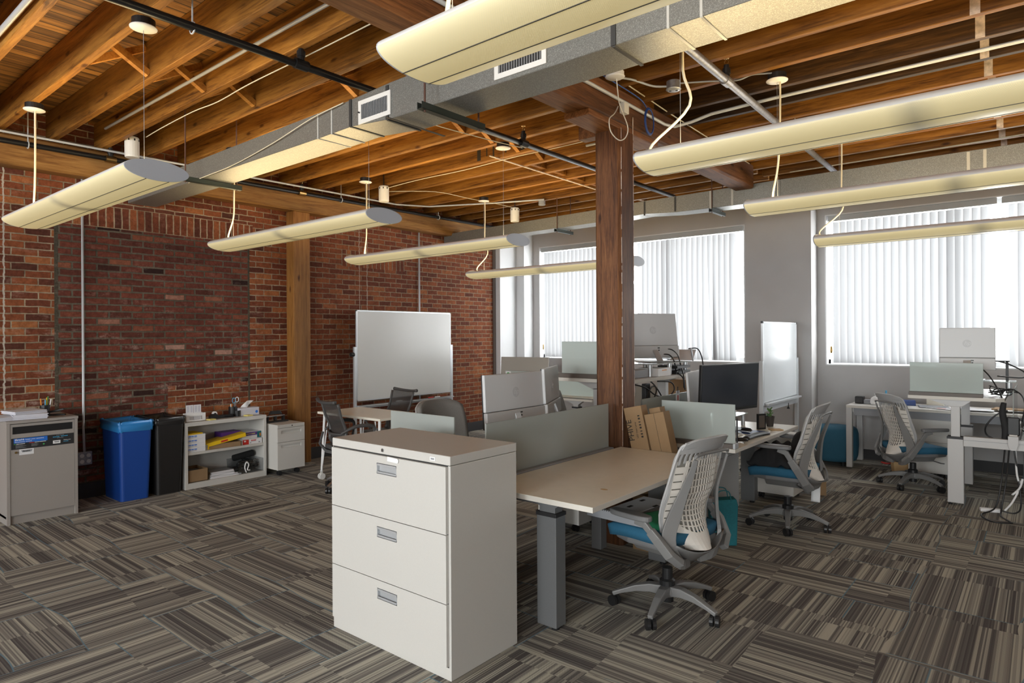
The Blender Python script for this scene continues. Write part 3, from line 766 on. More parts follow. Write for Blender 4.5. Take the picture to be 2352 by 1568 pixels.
def grille(label, x0, x1, z0, z1, tilt=0):
    g = thing('air_grille', label, 'vent', ((x0 + x1) / 2, 2.588, (z0 + z1) / 2))
    w, h = (x1 - x0) / 2, (z1 - z0) / 2
    f = MB(); b_ = 0.028
    f.box(-w, w, -0.008, 0, h - b_, h); f.box(-w, w, -0.008, 0, -h, -h + b_); f.box(-w, -w + b_, -0.008, 0, -h + b_, h - b_); f.box(w - b_, w, -0.008, 0, -h + b_, h - b_)
    f.build('frame', 'whiteplastic', g)
    B(-w + b_, w - b_, -0.002, 0.0, -h + b_, h - b_).build('dark_opening', 'black', g)
    s = MB(); n = 17
    for i in range(n):
        x = -w + b_ + (2 * w - 2 * b_) * (i + 0.5) / n; s.box(x - 0.0018, x + 0.0018, -0.010, -0.002, -h + b_, h - b_)
    s.build('louvres', 'softgrey', g)
    MB().tube([(-w + 0.014, -0.02, 0), (-w + 0.014, -0.006, 0)], 0.005, 8).build('lever', 'black', g)
grille('white louvred air grille on the duct, clear of the lamps', -3.40, -3.085, 2.925, 3.075)
grille('white louvred air grille on the duct partly behind the nearest big lamp', -2.24, -1.90, 2.915, 3.065)
# dark return piece that drops beside the duct end
o = MB(); o.prism([(-0.03, 2.90), (-0.03, 3.08), (0.35, 3.09), (0.35, 2.93)], -0.13, 0.14, 'Y')
def hanger(label, x, ya, yb, z, xtop=None):
    h = thing('duct_hanger', label, 'hanger', (x, (ya + yb) / 2, z))
    L = (yb - ya) / 2
    m = MB(); m.box(-0.02, 0.02, -L, L, -0.021, -0.018); m.box(-0.02, -0.017, -L, L, -0.02, 0.019); m.box(0.017, 0.02, -L, L, -0.02, 0.019)
    m.build('strut_channel', 'strut', h)
    for s in (-1, 1):
        MB().tube([(0, s * (L - 0.04), -0.03), (0, s * (L - 0.04), 3.66 - z)], 0.006, 8).build('threaded_rod', 'rustrod', h)
hanger('dark strut hanger with threaded rods carrying the duct near the two grilles', -2.70, 2.47, 3.0, 2.862)
hanger('dark strut hanger under the duct end beside the nearest left lamp', -5.60, 2.42, 2.95, 2.905)
# rear duct in front of the windows
d2 = thing('air_duct', 'grey duct running along the tops of the windows', 'duct', (-2.5, 7.22, 0))
yy2 = (-0.12, 0.13)
ductseg([(-4.72, 2.985, 3.135), (-1.9, 3.005, 3.17)], par=d2, yy=yy2)
ductseg([(-1.9, 3.005, 3.17), (-1.25, 3.03, 3.19), (-0.85, 3.0, 3.19)], par=d2, yy=yy2)
ductseg([(-0.85, 3.0, 3.19), (0.35, 2.985, 3.20)], par=d2, yy=yy2)
ductseg([(0.35, 2.985, 3.20), (6.5, 2.985, 3.20)], par=d2, yy=yy2)
for x in (-0.42, -0.17, 1.98, 2.1): B(x - 0.012, x + 0.012, yy2[0] - 0.003, yy2[0], 2.99, 3.19).build('sealant_line', 'ductseam', d2)
for x in (-1.9, -1.25, -0.85): B(x - 0.01, x + 0.01, yy2[0] - 0.006, yy2[0], 3.01, 3.18).build('drive_cleat', 'ductdark', d2)
hanger('dark strut hanger under the window duct left of the column', -5.05, 7.05, 7.45, 2.97)
hanger('dark strut hanger under the window duct right of the column', -2.9, 7.05, 7.45, 2.965)

# ================================================================ PIPES AND CONDUITS
def pipe(name, label, pts, r, mat, cat='pipe', sub=0, n=12):
    c0 = Vector(pts[0]); o = MB().tube([Vector(p) - c0 for p in pts], r, n, sub=sub).build(name, mat, smooth=True); o.location = c0
    return tag(o, label, cat)
pipe('sprinkler_pipe', 'black sprinkler pipe passing above the duct and behind the column', [(-3.70, YB, 3.30), (-3.66, 2.7, 3.30), (-3.60, 7.6, 3.30)], 0.024, 'pipe')
pipe('sprinkler_pipe', 'grey sprinkler pipe right of the column running toward the windows', [(-1.62, YB, 3.30), (-1.66, 3.7, 3.30), (-1.75, 8.6, 3.30)], 0.027, 'pipegrey')
pipe('sprinkler_pipe', 'black sprinkler pipe along the beam on the brick wall', [(-6.98, YB, 3.27), (-6.98, 1.5, 3.285), (-6.98, 8.2, 3.34)], 0.024, 'pipe')
pipe('conduit', 'thin steel conduit running just above the wall sprinkler pipe', [(-6.93, YB, 3.35), (-6.93, 1.5, 3.352), (-6.93, 5.9, 3.385), (-6.7, 6.3, 3.385), (-5.9, 6.72, 3.39), (-5.2, 7.0, 3.39)], 0.011, 'conduit')
def sprinkler(label, x, y, z, up=0.055, mat='brass'):
    s = thing('fire_sprinkler', label, 'sprinkler', (x, y, z), 0, 'sprinkler heads on the pipes')
    MB().tube([(0, -0.045, 0), (0, 0.045, 0)], 0.034, 14).build('tee', 'pipe' if mat == 'pipe' else 'pipegrey' if mat == 'g' else 'brass', s, smooth=False)
    MB().lathe([(0.022, 0.02), (0.022, 0.05), (0.027, 0.05), (0.027, 0.085), (0.018, 0.085), (0.018, 0.11), (0.012, 0.11)], 12).build('reducer', 'black', s)
    MB().lathe([(0.0125, 0.108), (0.0125, 0.116), (0.009, 0.116)], 12).build('ring', 'brass', s)
    m = MB(); m.tube([(0.008, 0, 0.11), (0.014, 0, 0.13), (0.004, 0, 0.155)], 0.003, 6); m.tube([(-0.008, 0, 0.11), (-0.014, 0, 0.13), (-0.004, 0, 0.155)], 0.003, 6)
    m.lathe([(0.0, 0.154), (0.019, 0.154), (0.019, 0.158), (0.0, 0.158)], 12); m.build('deflector', 'brass', s)
sprinkler('sprinkler head on the black pipe near the top left joists', -3.655, 2.33, 3.30, mat='pipe')
sprinkler('sprinkler head on the black pipe left of the wooden column', -3.63, 4.58, 3.30, mat='pipe')
sprinkler('sprinkler head on the grey pipe right of the column', -1.675, 4.36, 3.30, mat='g')
sprinkler('brass sprinkler head on the wall pipe above the nearest left lamp', -6.98, 2.36, 3.29)
sprinkler('brass sprinkler head on the wall pipe above the timber wall post', -6.98, 4.45, 3.31)
def phanger(label, x, y, z):
    h = thing('pipe_hanger', label, 'hanger', (x, y, z), 0, 'pipe hangers')
    MB().tube([(0.031 * cos(q), 0, 0.031 * sin(q)) for q in [2 * pi * k / 16 for k in range(16)]], 0.005, 6, closed=True).build('ring', 'conduit', h)
    MB().tube([(0, 0, 0.03), (0, 0, ZC - z)], 0.005, 6).build('rod', 'conduit', h)
phanger('steel ring hanger on the black pipe at the top left', -3.68, 1.66, 3.30)
phanger('steel ring hanger on the black pipe just right of the column', -3.615, 6.15, 3.30)
phanger('steel ring hanger on the wall pipe at the far left', -6.98, 1.70, 3.285)
phanger('steel ring hanger on the wall pipe below the duct end', -6.98, 3.55, 3.30)
phanger('steel ring hanger on the wall pipe behind the second left lamp', -6.98, 5.02, 3.315)
phanger('steel ring hanger on the wall pipe near the far corner', -6.98, 6.75, 3.325)
phanger('steel ring hanger on the grey pipe beyond the second right lamp', -1.72, 6.1, 3.30)
# conduits among the joists
pipe('conduit', 'bright steel conduit bent along the column beam and off across the right joists', [(-2.40, YB, 3.30), (-2.40, 4.9, 3.29), (-2.37, 5.02, 3.295), (-2.26, 5.10, 3.33), (-2.1, 5.13, 3.37), (-1.6, 5.14, 3.385), (0.1, 5.14, 3.385), (0.35, 5.05, 3.385), (0.8, 4.9, 3.385), (1.6, 4.9, 3.385)], 0.013, 'conduit')
pipe('conduit', 'steel conduit in the corner of the photo top left', [(-7.0, 1.06, 3.44), (-5.4, 1.06, 3.44), (-2.7, 1.06, 3.44)], 0.016, 'conduit')
pipe('conduit', 'steel conduit along a joist ending at the open metal box', [(-6.6, 2.19, 3.47), (-3.05, 2.19, 3.47), (-2.95, 2.16, 3.47), (-2.86, 2.14, 3.48)], 0.012, 'conduit')
pipe('conduit', 'steel conduit along the joists from the wall pipe toward the column beam', [(-6.9, 3.6, 3.36), (-6.7, 3.72, 3.385), (-6.2, 3.78, 3.42), (-2.66, 3.80, 3.44)], 0.012, 'conduit')
pipe('conduit', 'steel conduit between joists left of the column, far bay', [(-3.5, 5.42, 3.44), (-2.66, 5.42, 3.44)], 0.012, 'conduit')
pipe('conduit', 'steel conduit crossing joists far bay from wall to middle', [(-6.7, 6.3, 3.42), (-4.4, 6.33, 3.44), (-2.66, 6.33, 3.44)], 0.010, 'conduit')
b1 = thing('junction_box', 'open metal junction box under the main beam at top left', 'electrical box', (-2.82, 2.13, 3.47))
MB().box(-0.05, 0.05, -0.05, -0.045, -0.05, 0.05).box(-0.05, -0.046, -0.05, 0.03, -0.05, 0.05).box(0.046, 0.05, -0.05, 0.03, -0.05, 0.05).box(-0.05, 0.05, -0.05, 0.03, 0.046, 0.05).build('box_body', 'chrome', b1)
MB().tube([(0, -0.051, 0.01), (0, -0.054, 0.01)], 0.022, 14).build('outlet_face', 'black', b1)
B(0.0, 0.14, -0.06, 0.02, -0.056, -0.052).build('bracket', 'chrome', b1)
# wires
def cable(label, pts, r=0.004, mat='cord', sub=5, name='cable'):
    return pipe(name, label, pts, r, mat, 'cable', sub=sub, n=8)
cable('white cable strung under a left joist to the hanging white box', [(-6.35, 2.44, 3.40), (-5.9, 2.40, 3.385), (-5.3, 2.39, 3.385), (-4.9, 2.40, 3.375), (-4.4, 2.39, 3.385), (-3.6, 2.39, 3.385), (-2.9, 2.39, 3.39)])
cable('pale cable stapled along a far left joist, sagging to the second white box', [(-6.2, 5.1, 3.36), (-5.6, 5.12, 3.38), (-4.9, 5.13, 3.375), (-4.2, 5.13, 3.39), (-3.6, 5.13, 3.385), (-2.7, 5.13, 3.39)])
cable('thin cable crossing the far left joists diagonally', [(-6.25, 5.15, 3.34), (-5.95, 5.7, 3.385), (-5.9, 6.3, 3.385), (-5.85, 6.9, 3.385), (-5.7, 7.1, 3.33)], 0.0035)
cable('pair of pale cables draped down the side of the big duct', [(-3.55, 2.575, 3.10), (-3.9, 2.565, 3.07), (-4.4, 2.57, 3.0), (-5.0, 2.58, 2.945), (-5.45, 2.57, 2.925), (-5.8, 2.575, 2.92)], 0.0035)
cable('pale loose cables under the duct beside the sprinkler pipe', [(-3.9, 2.9, 3.1), (-3.9, 3.3, 3.28), (-3.85, 3.9, 3.30), (-3.72, 4.3, 3.27), (-3.66, 4.6, 3.27)], 0.004)
cable('thin pale cable along the last right joists', [(-2.2, 7.6, 3.38), (-1.6, 7.62, 3.385), (-0.6, 7.60, 3.385), (0.8, 7.55, 3.39)], 0.005)
cable('white cable running down the top of the column beam', [(-2.40, 3.9, 3.45), (-2.41, 4.6, 3.43), (-2.41, 5.1, 3.41), (-2.41, 6.2, 3.385), (-2.41, 6.9, 3.37)], 0.005)
cable('blue cable along the top of the column beam', [(-2.40, 3.2, 3.41), (-2.40, 3.9, 3.40), (-2.40, 4.45, 3.385), (-2.41, 4.6, 3.35)], 0.005, 'bluecable')
m = MB()
for k in range(3):
    m.tube([(0.002 * k, 0.075 * cos(q) * (1 - 0.05 * k), 0.105 * sin(q) * (1 - 0.05 * k)) for q in [2 * pi * i / 22 for i in range(22)]], 0.005, 6, closed=True)
o = m.build('cable_coil', 'bluecable', smooth=True); o.location = (-2.385, 4.60, 3.235); tag(o, 'coiled blue cable hanging on the beam beside the column', 'cable')
cable('white cable hanging in a loop in front of the column top', [(-2.30, 3.95, 3.39), (-2.32, 4.0, 3.3), (-2.33, 4.05, 3.2), (-2.33, 4.16, 3.08), (-2.34, 4.15, 3.0), (-2.34, 4.05, 2.955), (-2.34, 3.94, 2.99), (-2.34, 3.92, 3.07), (-2.35, 4.0, 3.13), (-2.40, 4.12, 3.20), (-2.42, 4.18, 3.25)], 0.004, 'whiteplastic', 6)
o = B(-0.022, 0.022, -0.035, 0.035, -0.04, 0.04).build('surface_box', 'whiteplastic', bevel=0.005); o.location = (-2.402, 4.24, 3.245); tag(o, 'small cream box fixed to the beam above the column', 'electrical box')
cable('flexible metal cable arching from the round box to the lamp rose', [(-2.06, 4.36, 3.38), (-1.85, 4.5, 3.385), (-1.7, 4.62, 3.39), (-1.6, 4.64, 3.41), (-1.5, 4.66, 3.40), (-1.44, 4.67, 3.39)], 0.006, 'softgrey')
cable('metal cable curling off the round box toward the column beam', [(-2.10, 4.36, 3.37), (-2.2, 4.3, 3.38), (-2.3, 4.15, 3.41), (-2.4, 4.05, 3.42)], 0.008, 'conduit')
def puck(name, label, cat, x, y, z, r, h, mat, cap):
    t = thing(name, label, cat, (x, y, z))
    MB().lathe([(r * 0.92, -0.0), (r * 0.92, h)], 20).build('box_body', mat, t)
    MB().lathe([(0.0, -0.012), (r * 0.8, -0.010), (r, -0.002), (r * 0.95, 0.001)], 22).build('cover', cap, t, smooth=True)
    return t
p_ = puck('round_box', 'round grey electrical box with two dark screws right of the column top', 'electrical box', -2.07, 4.37, 3.345, 0.055, 0.055, 'pipegrey', 'alu')
for s in (-1, 1): MB().lathe([(0, -0.014), (0.009, -0.014), (0.009, -0.010)], 8, (0.02 * s, 0.01 * s, 0)).build('screw', 'black', p_)
puck('smoke_detector', 'white disc detector tucked under the duct above the column', 'detector', -2.31, 3.95, 3.37, 0.07, 0.03, 'whiteplastic', 'whiteplastic')
puck('ceiling_sensor', 'small grey ceiling sensor near the far duct, left of the column', 'detector', -5.25, 7.02, 3.33, 0.05, 0.05, 'softgrey', 'softgrey')
for lab, x, y, z in (('white cylindrical box hanging at the left joists above the nearest lamp', -6.62, 2.42, 3.36), ('white cylindrical box hanging above the second left lamp', -6.20, 5.08, 3.30), ('white cylindrical box hanging against the far duct', -5.66, 6.94, 3.24)):
    t = thing('speaker_box', lab, 'speaker', (x, y, z))
    MB().lathe([(0.0, -0.105), (0.058, -0.105), (0.062, -0.09), (0.062, 0.07), (0.055, 0.085), (0, 0.09)], 20).build('housing', 'whiteplastic', t)
    m = MB(); 
    for k in range(8):
        q = 2 * pi * k / 8; m.box(0.058 * cos(q) - 0.006, 0.058 * cos(q) + 0.006, 0.058 * sin(q) - 0.006, 0.058 * sin(q) + 0.006, 0.045, 0.065)
    m.build('slots', 'black', t)
    MB().tube([(0, 0, 0.085), (0, 0, ZC - z)], 0.006, 8).build('stem', 'black', t)

# wall conduits and outlet
pipe('conduit', 'steel conduit dropping down the brick wall between the paper bin and blue bin', [(-7.20, 2.185, 3.10), (-7.20, 2.185, 0.80), (-7.19, 2.18, 0.70), (-7.18, 2.185, 0.46)], 0.011, 'conduit')
pipe('conduit', 'steel conduit dropping down the brick wall behind the large whiteboard', [(-7.20, 6.56, 3.10), (-7.20, 6.56, 0.3)], 0.013, 'conduit')
t = thing('wall_outlet', 'steel four socket outlet box low on the brick wall beside the blue bin', 'outlet', (-7.20, 2.19, 0.395))
B(-0.03, 0.03, -0.06, 0.06, -0.065, 0.065).build('box_body', 'pipegrey', t, bevel=0.006)
for sy in (-1, 1):
    for sz in (-1, 1):
        MB().tube([(0.03, sy * 0.028, sz * 0.028), (0.034, sy * 0.028, sz * 0.028)], 0.019, 14).build('socket', 'whiteplastic', t)
t = thing('wall_outlet', 'small dark outlet low on the wall behind the right mesh back chair', 'outlet', (-1.35, YR - 0.006, 0.42))
MB().box(-0.04, 0.04, -0.006, 0.006, -0.065, 0.065).build('plate', 'softgrey', t, bevel=0.003)
B(-0.018, 0.018, -0.009, -0.004, -0.045, 0.045).build('socket', 'black', t)

# ================================================================ PENDANT LAMPS
LW, LH, LL = 0.345, 0.115, 2.46
def pendant():
    t = thing('pendant_lamp', 'x', 'lamp', (0, 0, 0))
    n = 28
    def sec(a0, a1, off=0.0, k=None):
        k = k or n
        return [((LW / 2 + off) * cos(a0 + (a1 - a0) * i / k), (LH / 2 + off) * sin(a0 + (a1 - a0) * i / k)) for i in range(k + 1)]
    # lower perforated shade: from just above the widest line round the underside
    def shell(a0, a1, mat, name, th=0.004, smooth=True):
        o_ = sec(a0, a1); i_ = sec(a0, a1, -th); L = LL / 2 - 0.004; v = []; f = []
        K = len(o_)
        for x in (-L, 0, L):
            v += [(x, p[0], p[1]) for p in o_] + [(x, p[0], p[1]) for p in i_]
        for s in range(2):
            b0 = s * 2 * K; b1 = b0 + 2 * K
            for i in range(K - 1):
                f.append((b0 + i, b0 + i + 1, b1 + i + 1, b1 + i)); f.append((b0 + K + i, b1 + K + i, b1 + K + i + 1, b0 + K + i + 1))
        return MB().add(v, f).build(name, mat, t, smooth=smooth)
    shell(pi, 2 * pi, 'shade', 'shade')
    shell(2 * pi, 2 * pi + R(38), 'whiteplastic', 'side_panel'); shell(pi - R(38), pi, 'whiteplastic', 'side_panel')
    m = MB()
    for yy in (-0.06, 0.06):
        zz = -LH / 2 * math.sqrt(1 - (yy / (LW / 2)) ** 2)
        m.box(-LL / 2, LL / 2, yy - 0.0022, yy + 0.0022, zz - 0.0016, zz + 0.001)
    m.build('panel_joint', 'lampline', t)
    for s in (-1, 1):
        poly = [((LW / 2) * cos(2 * pi * i / 40), (LH / 2) * sin(2 * pi * i / 40)) for i in range(40)]
        MB().prism(poly, s * LL / 2 - 0.004, s * LL / 2 + 0.004, 'X').build('end_cap', 'shadecap', t, bevel=0.002)
    for s in (-1, 1):
        MB().tube([(s * LL / 4 - 0.56, 0, 0.0), (s * LL / 4 + 0.56, 0, 0.0)], 0.013, 10).build('lamp_tube', 'tube', t, smooth=True)
    l = bpy.data.lights.new('lamp_light', 'AREA'); l.shape = 'RECTANGLE'; l.size = 2.3; l.size_y = 0.16; l.energy = FIX_POWER; l.color = (1.0, 0.74, 0.38)
    lo = bpy.data.objects.new('lamp_light', l); COL.objects.link(lo); lo.parent = t; lo.location = (0, 0, 0.05); lo.rotation_euler = (R(180), 0, 0)
    return t
p0 = pendant()
lamps = [p0] + [copy_tree(p0) for _ in range(7)]
def place_lamp(label, xc, y, z, ends, cords):
    t = lamps.pop(0)
    t.location = (xc, y, z); t['label'] = label; t['group'] = 'long pendant lamps'
    for s in (-1, 1):
        x = s * 1.05
        MB().tube([(x, 0, LH / 2 - 0.03), (x, 0, 3.36 - z)], 0.0014, 6).build('suspension_wire', 'softgrey', t)
        h_ = MB().lathe([(0.062, 0.0), (0.062, 0.045), (0, 0.045)], 22, (x, 0, 3.355 - z)); h_.build('rose_box', 'black', t)
        MB().lathe([(0, -0.016), (0.04, -0.013), (0.072, -0.004), (0.073, 0.001)], 26, (x, 0, 3.355 - z)).build('ceiling_rose', 'whiteplastic', t, smooth=True)
    x = -1.05
    MB().tube([(x + cords[0], 0, 3.35 - z)] + [(x + a, b_, c_) for a, b_, c_ in cords[1]] , 0.0075, 8, sub=5).build('power_cord', 'cord', t, smooth=True)
ZL = 2.49
def cs(bend=0.0, end=-0.03):
    return [(0.02, 0, 0.72), (0.015, 0, 0.45), (0.0 + bend, 0, 0.26), (end, 0, 0.10), (end, 0, 0.045)]
place_lamp('nearest pendant lamp on the left, its grey oval end facing the duct', -5.06, 1.53, 2.50, 1, (0.02, cs()))
place_lamp('second pendant lamp from the left, in front of the timber wall post', -5.06, 3.14, 2.47, 1, (0.02, cs(0, -0.10)))
place_lamp('third pendant lamp on the left, hanging over the large whiteboard', -5.04, 4.72, 2.46, 1, (0.02, cs(0.01, -0.02)))
place_lamp('farthest left pendant lamp, partly behind the wooden column', -4.72, 6.42, 2.38, 1, (0.02, cs(0.06, -0.12)))
place_lamp('nearest big pendant lamp crossing in front of the duct at top', -0.46, 1.53, 2.52, 1, (0.02, cs()))
place_lamp('long pendant lamp right of the column top with a looping cord', -0.40, 3.14, 2.48, 1, (0.02, cs(0.05, -0.16)))
place_lamp('third pendant lamp on the right, in front of the window duct', -0.40, 4.72, 2.475, 1, (0.02, cs(0, -0.03)))
place_lamp('farthest right pendant lamp hanging before the right window blinds', -0.38, 6.42, 2.42, 1, (0.02, cs(0.02, -0.16)))
# ================================================================ FILING CABINET (foreground)
t = thing('filing_cabinet', 'tall cream three drawer filing cabinet standing in the foreground', 'cabinet', (-2.523, 2.31, 0))
W_, D_, H_ = 0.447, 0.237, 1.02
MB().box(-W_, W_, -D_, D_, 0.0, H_ - 0.045).build('body', 'cabinet', t, bevel=0.003)
B(-W_ - 0.001, W_ + 0.001, -D_ - 0.002, D_ + 0.001, H_ - 0.043, H_).build('top', 'cabinet', t, bevel=0.004)
zs = [(0.066, 0.348), (0.352, 0.662), (0.666, 0.972)]
B(-W_ + 0.009, W_ - 0.014, -D_ - 0.0005, -D_, 0.058, 0.976).build('drawer_gap', 'blackmat', t)
for z0, z1 in zs:
    w2 = W_ - 0.014; hx = 0.046; hz = z0 + (z1 - z0) * (0.80 if z0 > 0.6 else 0.78) ; hc = hz
    dr = MB(); yf, yb = -D_ - 0.016, -D_ - 0.001
    a0, a1 = -0.075 + 0.02, 0.075 + 0.02; b0, b1 = hc - 0.03, hc + 0.024
    dr.box(-w2, a0, yf, yb, z0, z1); dr.box(a1, w2, yf, yb, z0, z1); dr.box(a0, a1, yf, yb, z0, b0); dr.box(a0, a1, yf, yb, b1, z1)
    o = dr.build('drawer', 'cabinet', t)
    h = MB(); h.box(a0, a1, yb - 0.002, yb, b0, b1)
    h.box(a0, a0 + 0.004, yf - 0.001, yb, b0, b1).box(a1 - 0.004, a1, yf - 0.001, yb, b0, b1).box(a0, a1, yf - 0.001, yb, b0, b0 + 0.004).box(a0, a1, yf - 0.001, yb, b1 - 0.004, b1)
    h.box(a0, a1, yf - 0.001, yf + 0.004, b1 - 0.014, b1).box(a0, a1, yf - 0.001, yf + 0.003, b0, b0 + 0.012)
    h.build('handle', 'alu', o, bevel=0.001)
MB().lathe([(0.0, 0.0), (0.009, 0.0), (0.009, 0.004), (0.0, 0.004)], 16, (0, 0, 0), Matrix.Rotation(R(90), 4, 'X')).xf(Matrix.Translation((-0.024, -D_ - 0.002, H_ - 0.022))).build('lock', 'chrome', t, smooth=False)
B(-0.025, -0.0225, -D_ - 0.0075, -D_ - 0.006, H_ - 0.028, H_ - 0.016).build('key_slot', 'black', t)
B(0.316, 0.352, -D_ - 0.0035, -D_ - 0.002, H_ - 0.032, H_ - 0.014).build('badge', 'white', t, bevel=0.001)
B(0.323, 0.345, -D_ - 0.0038, -D_ - 0.0035, H_ - 0.027, H_ - 0.019).build('badge_print', 'softgrey', t)
o = MB().prism([(-0.04, -0.011), (0.036, -0.011), (0.042, -0.005), (0.042, 0.006), (0.036, 0.012), (-0.04, 0.012)], -0.001, 0.001, 'Y').build('key_tag', 'white', bevel=0.0006)
o.location = (-2.523 + 0.072, 2.31 - D_ - 0.020, 0.962); o.rotation_euler = (0, R(2), 0)
tag(o, 'small white plastic tag hanging over the top drawer of the cream cabinet', 'tag')

# ================================================================ BENCH DESKS
def desktop_thing(label, x0, x1, y0, y1, z, legs, mat='laminate', th=0.028, strip=None, extra=None, group=None, name='office_desk'):
    cx, cy = (x0 + x1) / 2, (y0 + y1) / 2
    t = thing(name, label, 'desk', (cx, cy, 0), 0, group)
    hx, hy = (x1 - x0) / 2, (y1 - y0) / 2
    tp = B(-hx, hx, -hy, hy, z - 0.0012, z).build('desktop', mat, t)
    B(-hx, hx, -hy, hy, z - th, z - 0.0012).build('edge_band', 'deskedge', tp, bevel=0.002)
    for (lx, ly, wx, wy, coll, m_) in legs:
        lx -= cx; ly -= cy
        g = MB().box(lx - wx, lx + wx, ly - wy, ly + wy, 0.022, coll).build('leg', m_, t, bevel=0.004)
        B(lx - wx - 0.003, lx + wx + 0.003, ly - wy - 0.003, ly + wy + 0.003, coll, coll + 0.02).build('collar', 'collar', g, bevel=0.002)
        MB().prism([(lx - wx + 0.012, coll + 0.015), (lx + wx - 0.012, coll + 0.015), (lx + wx - 0.012, z - th - 0.055), (min(hx, lx + wx + 0.07), z - th), (max(-hx, lx - wx - 0.12), z - th), (lx - wx + 0.012, z - th - 0.055)], ly - wy + 0.012, ly + wy - 0.012, 'Y').build('bracket', m_, g)
        MB().lathe([(0.022, 0.0), (0.022, 0.012), (0.008, 0.012), (0.008, 0.03), (0, 0.03)], 12, (lx + wx * 0.4, ly, 0)).build('levelling_foot', 'black', g)
    return t
# bench 1 (nearest)
t = desktop_thing('empty cream desk beside the tall filing cabinet, chair pulled up to it', -2.425, -1.68, 2.64, 4.20, 0.735,
              [(-2.045, 2.80, 0.063, 0.045, 0.605, 'legsilver'), (-2.045, 4.06, 0.063, 0.045, 0.605, 'legsilver')])
B(-0.25, -0.10, -0.60, 0.70, 0.64, 0.69).build('frame_rail', 'chairdark', t)
t2 = desktop_thing('cream desk behind the long green glass screen, holding two monitors', -3.34, -2.585, 2.64, 4.18, 0.735,
              [(-2.96, 2.80, 0.063, 0.045, 0.605, 'legsilver'), (-2.96, 4.08, 0.063, 0.045, 0.605, 'leglight')])
t = thing('bench_rail', 'long grey rail joining the two nearest desks below the green glass', 'desk frame', (-2.505, 3.42, 0))
B(-0.035, 0.035, -0.80, 0.74, 0.60, 0.70).build('rail_beam', 'softgrey', t, bevel=0.003)
B(-0.045, 0.05, -0.66, 0.735, 0.70, 0.735).build('glass_clamp', 'softgrey', t, bevel=0.006)
B(-0.045, 0.05, 0.735, 1.14, 0.665, 0.70).build('end_rail', 'softgrey', t, bevel=0.004)
for yy in (-0.66, 0.6): B(-0.04, 0.04, yy - 0.04, yy + 0.04, 0.02, 0.60).build('leg', 'legsilver', t, bevel=0.004)
def glass(label, x0, x1, y0, y1, z0, z1, name='glass_screen'):
    cx, cy = (x0 + x1) / 2, (y0 + y1) / 2
    o = B(x0 - cx, x1 - cx, y0 - cy, y1 - cy, z0, z1).build(name, 'frost', bevel=0.0015, seg=1); o.location = (cx, cy, 0)
    return tag(o, label, 'screen')
glass('long frosted green glass screen between cabinet and wooden column', -2.505, -2.495, 2.785, 4.145, 0.7355, 1.055)
glass('short frosted glass screen behind the filing cabinet, before the grey fabric chair', -3.36, -2.77, 2.80, 2.81, 0.736, 1.07)
def screen_rail(g_, a, b_, z0, z1):
    return B(a, b_, -0.055, 0.012, z0, z1).build('screen_rail', 'taupe', g_, bevel=0.002)
# bench 2
t = desktop_thing('working desk beyond the column with keyboard, mouse and black wrist rest', -2.42, -1.715, 4.59, 6.13, 0.735,
              [(-2.06, 4.76, 0.063, 0.045, 0.605, 'leglight'), (-2.13, 6.05, 0.063, 0.045, 0.605, 'legsilver')])
B(0.335, 0.352, -0.77, -0.70, 0.736, 0.775).build('rail_cap', 'alu', t, bevel=0.002)
B(0.338, 0.343, -0.71, -0.69, 0.775, 0.95).build('screen_edge', 'black', t)
g_ = glass('frosted glass screen at the end of the working desk, a dark screen showing through', -2.315, -1.735, 4.645, 4.655, 0.766, 1.052)
screen_rail(g_, -0.33, 0.29, 0.736, 0.766)
glass('long frosted green glass screen behind the leaning cardboard boxes', -2.505, -2.495, 4.66, 6.05, 0.737, 1.045)
t = thing('bench_rail', 'grey rail joining the desks beyond the wooden column', 'desk frame', (-2.505, 5.35, 0))
B(-0.035, 0.035, -0.72, 0.74, 0.60, 0.70).build('rail_beam', 'softgrey', t)
B(-0.045, 0.05, -0.70, 0.72, 0.70, 0.736).build('glass_clamp', 'alu', t, bevel=0.005)
for yy in (-0.6, 0.6): B(-0.04, 0.04, yy - 0.04, yy + 0.04, 0.02, 0.60).build('leg', 'legsilver', t, bevel=0.004)
# raised desk, left of the column
RZ = 1.195
t = thing('raised_desk', 'height adjustable desk raised to standing level behind the column', 'desk', (-2.96, 5.37, 0))
B(-0.38, 0.38, -0.77, 0.77, RZ - 0.0012, RZ).build('desktop', 'laminatew', t)
B(-0.38, 0.38, -0.77, 0.77, RZ - 0.03, RZ - 0.0012).build('edge_band', 'deskedge', t, bevel=0.002)
for yy in (-0.6, 0.6):
    g = B(-0.063, 0.063, yy - 0.045, yy + 0.045, 0.02, 0.605).build('leg', 'leglight', t, bevel=0.004)
    B(-0.045, 0.045, yy - 0.03, yy + 0.03, 0.605, RZ - 0.09).build('leg_riser', 'leglight', g, bevel=0.003)
    B(-0.066, 0.066, yy - 0.048, yy + 0.048, 0.60, 0.62).build('collar', 'collar', g)
    MB().prism([(-0.05, RZ - 0.10), (0.05, RZ - 0.10), (0.24, RZ - 0.03), (-0.24, RZ - 0.03)], yy - 0.03, yy + 0.03, 'Y').build('bracket', 'leglight', g)
g_ = glass('tall pale glass screen on the raised desk left of the column', -3.28, -2.66, 4.665, 4.675, RZ + 0.035, RZ + 0.312)
screen_rail(g_, -0.33, 0.33, RZ, RZ + 0.035)
